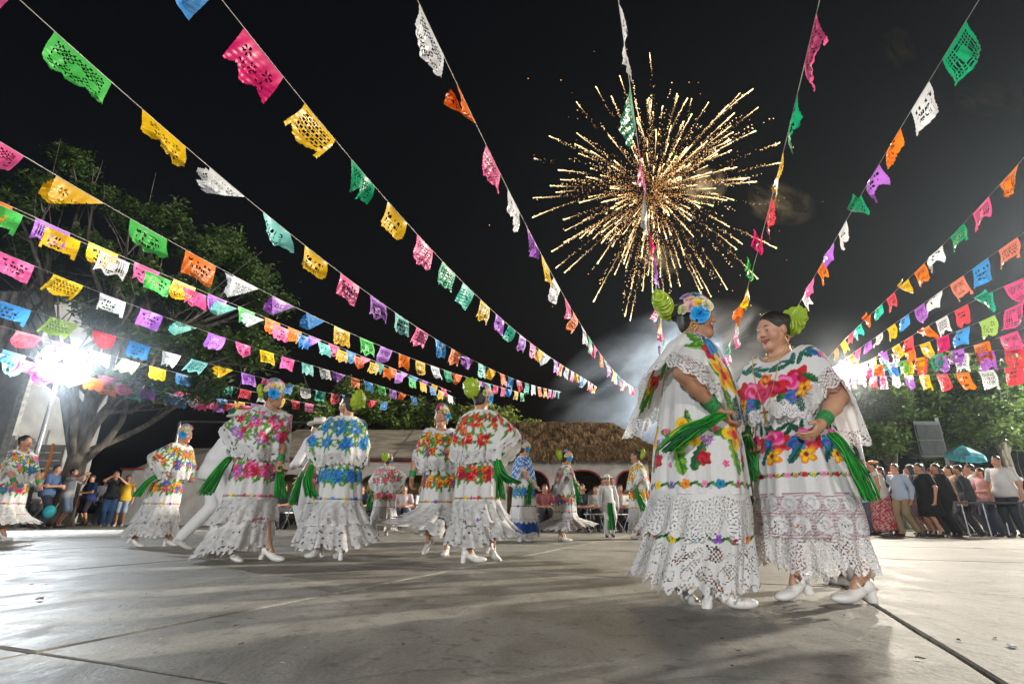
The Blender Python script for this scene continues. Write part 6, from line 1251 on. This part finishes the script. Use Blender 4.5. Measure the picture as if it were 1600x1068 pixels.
R_(1570, 13.6, 65, 'yellow-haired onlooker in orange top behind the pink blouse', top=(0.6, 0.3, 0.12), low=(0.1, 0.1, 0.12), seed=73, hair='long', s=1.0)
R_(1590, 12.2, 85, 'tall man in white T-shirt and dark trousers facing the dancers', top=(0.66, 0.66, 0.64), low=(0.03, 0.035, 0.05), seed=74, s=1.05, stout=1.15)
R_(1478, 14.4, 75, 'onlooker in deep red shirt between two women in black', top=(0.35, 0.05, 0.06), low=(0.04, 0.04, 0.05), seed=75, s=1.0)
R_(1360, 14.0, 75, 'onlooker in brown shirt far behind the purple-flowered top', top=(0.2, 0.12, 0.08), low=(0.05, 0.05, 0.06), seed=76)
R_(1606, 13.2, 80, 'onlooker in blue-grey shirt past the tall man', top=(0.25, 0.3, 0.36), low=(0.05, 0.05, 0.06), seed=77)
R_(1500, 15.0, 75, 'onlooker in pale green shirt deep in the crowd', top=(0.35, 0.42, 0.3), low=(0.05, 0.05, 0.06), seed=78, s=1.04)
R_(1536, 15.2, 75, 'onlooker in striped cream shirt deep in the crowd', top=(0.5, 0.45, 0.36), low=(0.05, 0.05, 0.06), seed=79, s=1.03, pattern=(0.3, 0.25, 0.2))
R_(1350, 13.2, 60, 'onlooker in pale cream blouse beside the purple-flowered top', top=(0.6, 0.55, 0.46), low=(0.12, 0.12, 0.16), seed=140, hair='long', fem=True)
R_(1368, 13.8, 70, 'onlooker in sky blue polo just behind the red skirt', top=(0.3, 0.42, 0.58), low=(0.08, 0.08, 0.1), seed=141)
def table(X, Y, rz, label, m, w_=1.4, d_=0.6, h_=0.74):
    root = empty('table', (X, Y, 0), rz); tag(root, label, 'table'); MB().box((0, 0, h_), (w_, d_, 0.035)).build('tabletop', m, root)
    for sx in (-1, 1):
        for sy in (-1, 1): MB().tube([(sx*(w_/2-0.08), sy*(d_/2-0.06), 0), (sx*(w_/2-0.06), sy*(d_/2-0.06), h_-0.015)], 0.016, 7).build('leg', M_STEEL, root)
p_ = at(1558, 838, 12.0); table(p_[0], 11.9, 0.25, 'long dark table in front of the right hand onlookers', mat('dark_tabletop', (0.07, 0.075, 0.09), 0.5), 1.3, 0.55, 0.72)
# turquoise canopy and a cream parasol among the crowd
def canopy(X, Y, label, c, z, rx, ry, h_, name, tilt=0.0):
    root = empty(name, (X, Y, 0)); tag(root, label, name.replace('_', ' ')); n = 8; th = np.arange(n)*2*math.pi/n+0.4; rings = [(0.03, h_), (0.5, h_*0.62), (0.98, 0.06), (1.0, -0.06)]
    V = np.concatenate([np.c_[rx*a*np.cos(th), ry*a*np.sin(th), z+q+tilt*a*np.cos(th)] for a, q in rings]); F = np.array([[i*n+j, i*n+(j+1) % n, (i+1)*n+(j+1) % n, (i+1)*n+j] for i in range(3) for j in range(n)]); Vb = V-[0, 0, 0.01]
    ob('cover', meshnp('cover', np.concatenate([V, Vb]), np.concatenate([F, F[:, ::-1]+len(V)]), smooth=False), root, mat(name+'_cloth_%d' % int(c[0]*100), c, 0.75, transl=0.3)); MB().tube([(0, 0, 0), (0, 0, z+h_)], 0.02, 8).build('pole', M_STEEL, root)
    for j in range(n): MB().tube([(0, 0, z+h_-0.04), (rx*np.cos(th[j])*0.97, ry*np.sin(th[j])*0.97, z+0.03+tilt*np.cos(th[j]))], 0.006, 4).build('rib', M_STEEL, root)
p_ = at(1540, 836, 17.0); canopy(p_[0], 17.0, 'turquoise canopy standing above the heads of the crowd', (0.10, 0.42, 0.50), 2.25, 0.55, 0.5, 0.36, 'canopy', -0.10)
p_ = at(1318, 836, 17.0); canopy(p_[0], 17.0, 'cream sloping parasol behind the smiling woman', (0.62, 0.54, 0.40), 1.75, 1.3, 1.2, 0.55, 'parasol', 0.15)
# ---------------------------------------------------------------- onlookers on the left
LG = 'onlookers standing along the left side'
def L_(px, py, D, rzd, label, **k): return person(W(px, py, D), D, math.radians(rzd), label, LG, vox=0.025, **k)
q_ = L_(58, 826, 15.2, -80, 'officer in dark blue uniform leaning forward with arms out', top=(0.06, 0.10, 0.20), low=(0.03, 0.035, 0.05), sleeve='short', seed=81, pose='front', stride=0.22, lean=0.06, s=1.03)
L_(38, 826, 16.2, -80, 'dark-haired person in grey shirt behind the officer', top=(0.2, 0.2, 0.2), low=(0.05, 0.05, 0.06), seed=82, hair='long', s=0.98)
L_(92, 824, 16.0, -70, 'woman in grey shirt and denim shorts filming with raised arms', top=(0.35, 0.36, 0.38), low=(0.16, 0.22, 0.32), kind='shorts', seed=83, pose='phone', hair='bun', fem=True)
L_(127, 822, 18.8, 160, 'stout man in navy T-shirt and dark shorts', top=(0.02, 0.04, 0.14), low=(0.02, 0.02, 0.03), kind='shorts', seed=84, pose='front', stout=1.25, s=1.0)
L_(108, 822, 19.4, -100, 'child in red top between the filming woman and the stout man', top=(0.4, 0.06, 0.08), low=(0.05, 0.05, 0.07), seed=85, s=0.72)
L_(163, 822, 17.6, -140, 'man in black shirt and jeans filming with a phone held high', top=(0.015, 0.015, 0.02), low=(0.04, 0.09, 0.20), seed=86, pose='phone', s=1.03, shoe=SHOE_T)
L_(184, 821, 18.2, -150, 'woman in bright yellow top and pale denim shorts', top=(0.75, 0.45, 0.03), low=(0.28, 0.36, 0.48), kind='shorts', sleeve='none', seed=87, hair='long', fem=True, s=0.98, shoe=SHOE_T)
L_(150, 821, 21.0, -120, 'onlooker in white shirt by the low wall', top=(0.5, 0.5, 0.5), low=(0.05, 0.05, 0.06), seed=88)
p_ = at(77, 800, 14.6); n1 = 16
bal = empty('balloon', (p_[0], 14.6, p_[2]-0.1)); tag(bal, 'bright turquoise balloon hanging beside the officer', 'balloon')
Bb = Body(0.02); Bb.ell((0, 0, 0.12), (0.14, 0.14, 0.16), A3(0.03, 0.42, 0.5)).cone((0, 0, -0.04), (0, 0, -0.06), 0.03, 0.01, A3(0.03, 0.35, 0.42)); ob('bulb', Bb.mesh('bulb', 0.015), bal, attr_mat('balloon_rubber', 0.25, 0.3, spec=0.6))
MB().tube([(0, 0, -0.06), (0.02, 0.1, 0.1), (0.03, 0.2, 0.35)], 0.004, 4).build('string', M_CORD, bal)
# ---------------------------------------------------------------- seated audience before the hall
SG = 'audience seated in front of the hall'
def chair(X, Y, rz, label):
    root = empty('folding_chair', (X, Y, 0), rz); tag(root, label, 'chair', 'white folding chairs')
    m = mat('white_plastic', (0.62, 0.61, 0.58), 0.45); MB().box((0, 0.02, 0.45), (0.42, 0.40, 0.03)).build('seat', m, root)
    MB().box((0, -0.21, 0.86), (0.42, 0.03, 0.09)).box((0, -0.20, 0.72), (0.42, 0.03, 0.08)).box((-0.15, -0.205, 0.79), (0.12, 0.03, 0.08)).box((0.15, -0.205, 0.79), (0.12, 0.03, 0.08)).build('backrest', m, root)
    for sx in (-0.2, 0.2):
        MB().tube([(sx, -0.22, 0.9), (sx, 0.22, 0.0)], 0.012, 6).build('leg', M_STEEL, root); MB().tube([(sx*0.93, 0.15, 0.44), (sx*0.93, -0.24, 0.0)], 0.012, 6).build('leg', M_STEEL, root)
seats = [(436, 15.5, (0.05, 0.05, 0.06), (0.04, 0.04, 0.05), 'woman seated in black between the two leftmost dancers', 'long'), (452, 16.5, (0.4, 0.38, 0.36), (0.05, 0.05, 0.07), 'man seated in grey shirt behind a seated woman in black', 'short'), (628, 16.0, (0.5, 0.42, 0.4), (0.06, 0.06, 0.1), 'woman seated in beige beside a metal stool', 'long'),
         (655, 16.6, (0.12, 0.16, 0.3), (0.05, 0.05, 0.07), 'man seated in blue shirt near the swirling skirt', 'short'), (852, 15.2, (0.28, 0.08, 0.08), (0.04, 0.04, 0.05), 'woman seated in maroon beside the blue-banded dancer', 'long'), (912, 15.0, (0.03, 0.035, 0.05), (0.03, 0.03, 0.04), 'man seated in dark jacket before the first arch', 'short'), (934, 15.8, (0.45, 0.45, 0.44), (0.05, 0.05, 0.07), 'woman seated in white blouse next to the dark jacket', 'long'),
         (972, 15.2, (0.5, 0.3, 0.26), (0.06, 0.05, 0.06), 'woman seated in salmon top behind the small boy', 'bun'), (988, 15.9, (0.25, 0.14, 0.12), (0.05, 0.05, 0.06), 'man seated in brown shirt near the second arch', 'short'), (560, 16.2, (0.06, 0.07, 0.1), (0.04, 0.04, 0.05), 'person seated in navy between blue and pink dresses', 'long'), (540, 16.8, (0.35, 0.2, 0.2), (0.05, 0.05, 0.06), 'person seated in rust shirt beside one in navy', 'short'),
         (1020, 15.5, (0.1, 0.1, 0.11), (0.04, 0.04, 0.05), 'person seated in charcoal beside the yellow-striped cape', 'short')]
for k, (px, D, t_, l_, lab, hr) in enumerate(seats):
    x = W(px, 830, D); rz = math.radians(180+random.uniform(-25, 25)); person(x, D, rz, lab, SG, t_, l_, 'trousers', 'short', 'sit', hr, vox=0.026, seed=90+k); chair(x-0.05*math.sin(-rz), D-0.03*math.cos(rz), rz, 'white folding chair under the '+lab)
for k, (px, D, lab) in enumerate([(930, 14.0, 'empty white folding chair with handle slot beside the small boy'), (975, 14.2, 'empty white folding chair near the yellow-striped cape'), (646, 15.0, 'empty white folding chair by the swirling white skirt')]): chair(W(px, 832, D), D, math.radians(10+25*k), lab)
for k, px in enumerate((875, 895, 945, 960, 1000, 545, 580, 615, 500, 700)):
    cols = [(0.05, 0.05, 0.06), (0.4, 0.35, 0.3), (0.3, 0.1, 0.1), (0.1, 0.15, 0.25), (0.5, 0.48, 0.46), (0.12, 0.1, 0.08), (0.35, 0.3, 0.12), (0.08, 0.12, 0.1), (0.2, 0.2, 0.22), (0.45, 0.25, 0.2)][k]
    nm = ['black', 'beige', 'dark red', 'navy', 'white', 'brown', 'mustard', 'dark green', 'grey', 'rust'][k]
    person(W(px, 826, 18.0+0.3*(k % 3)), 18.0+0.3*(k % 3), math.radians(180+(k*37) % 40-20), 'onlooker in %s shirt standing in shade by the arcade' % nm, 'onlookers standing by the arcade', cols, (0.05, 0.05, 0.06), vox=0.03, seed=120+k, hair=('long', 'short')[k % 2], pose=('front', 'stand', 'phone')[k % 3], s=0.98)
# ---------------------------------------------------------------- night air
def haze(density):
    m, n, out = nodes_of('night_haze'); v = n.nodes.new('ShaderNodeVolumePrincipled'); v.inputs['Color'].default_value = (0.72, 0.86, 1.0, 1); v.inputs['Density'].default_value = density; v.inputs['Anisotropy'].default_value = 0.7
    n.links.new(v.outputs[0], out.inputs['Volume']); o = MB().box((0, 14, 8.5), (90, 72, 19)).build('haze', m); tag(o, 'thin smoky night air over the plaza', 'haze', kind='stuff')
haze(0.00035)
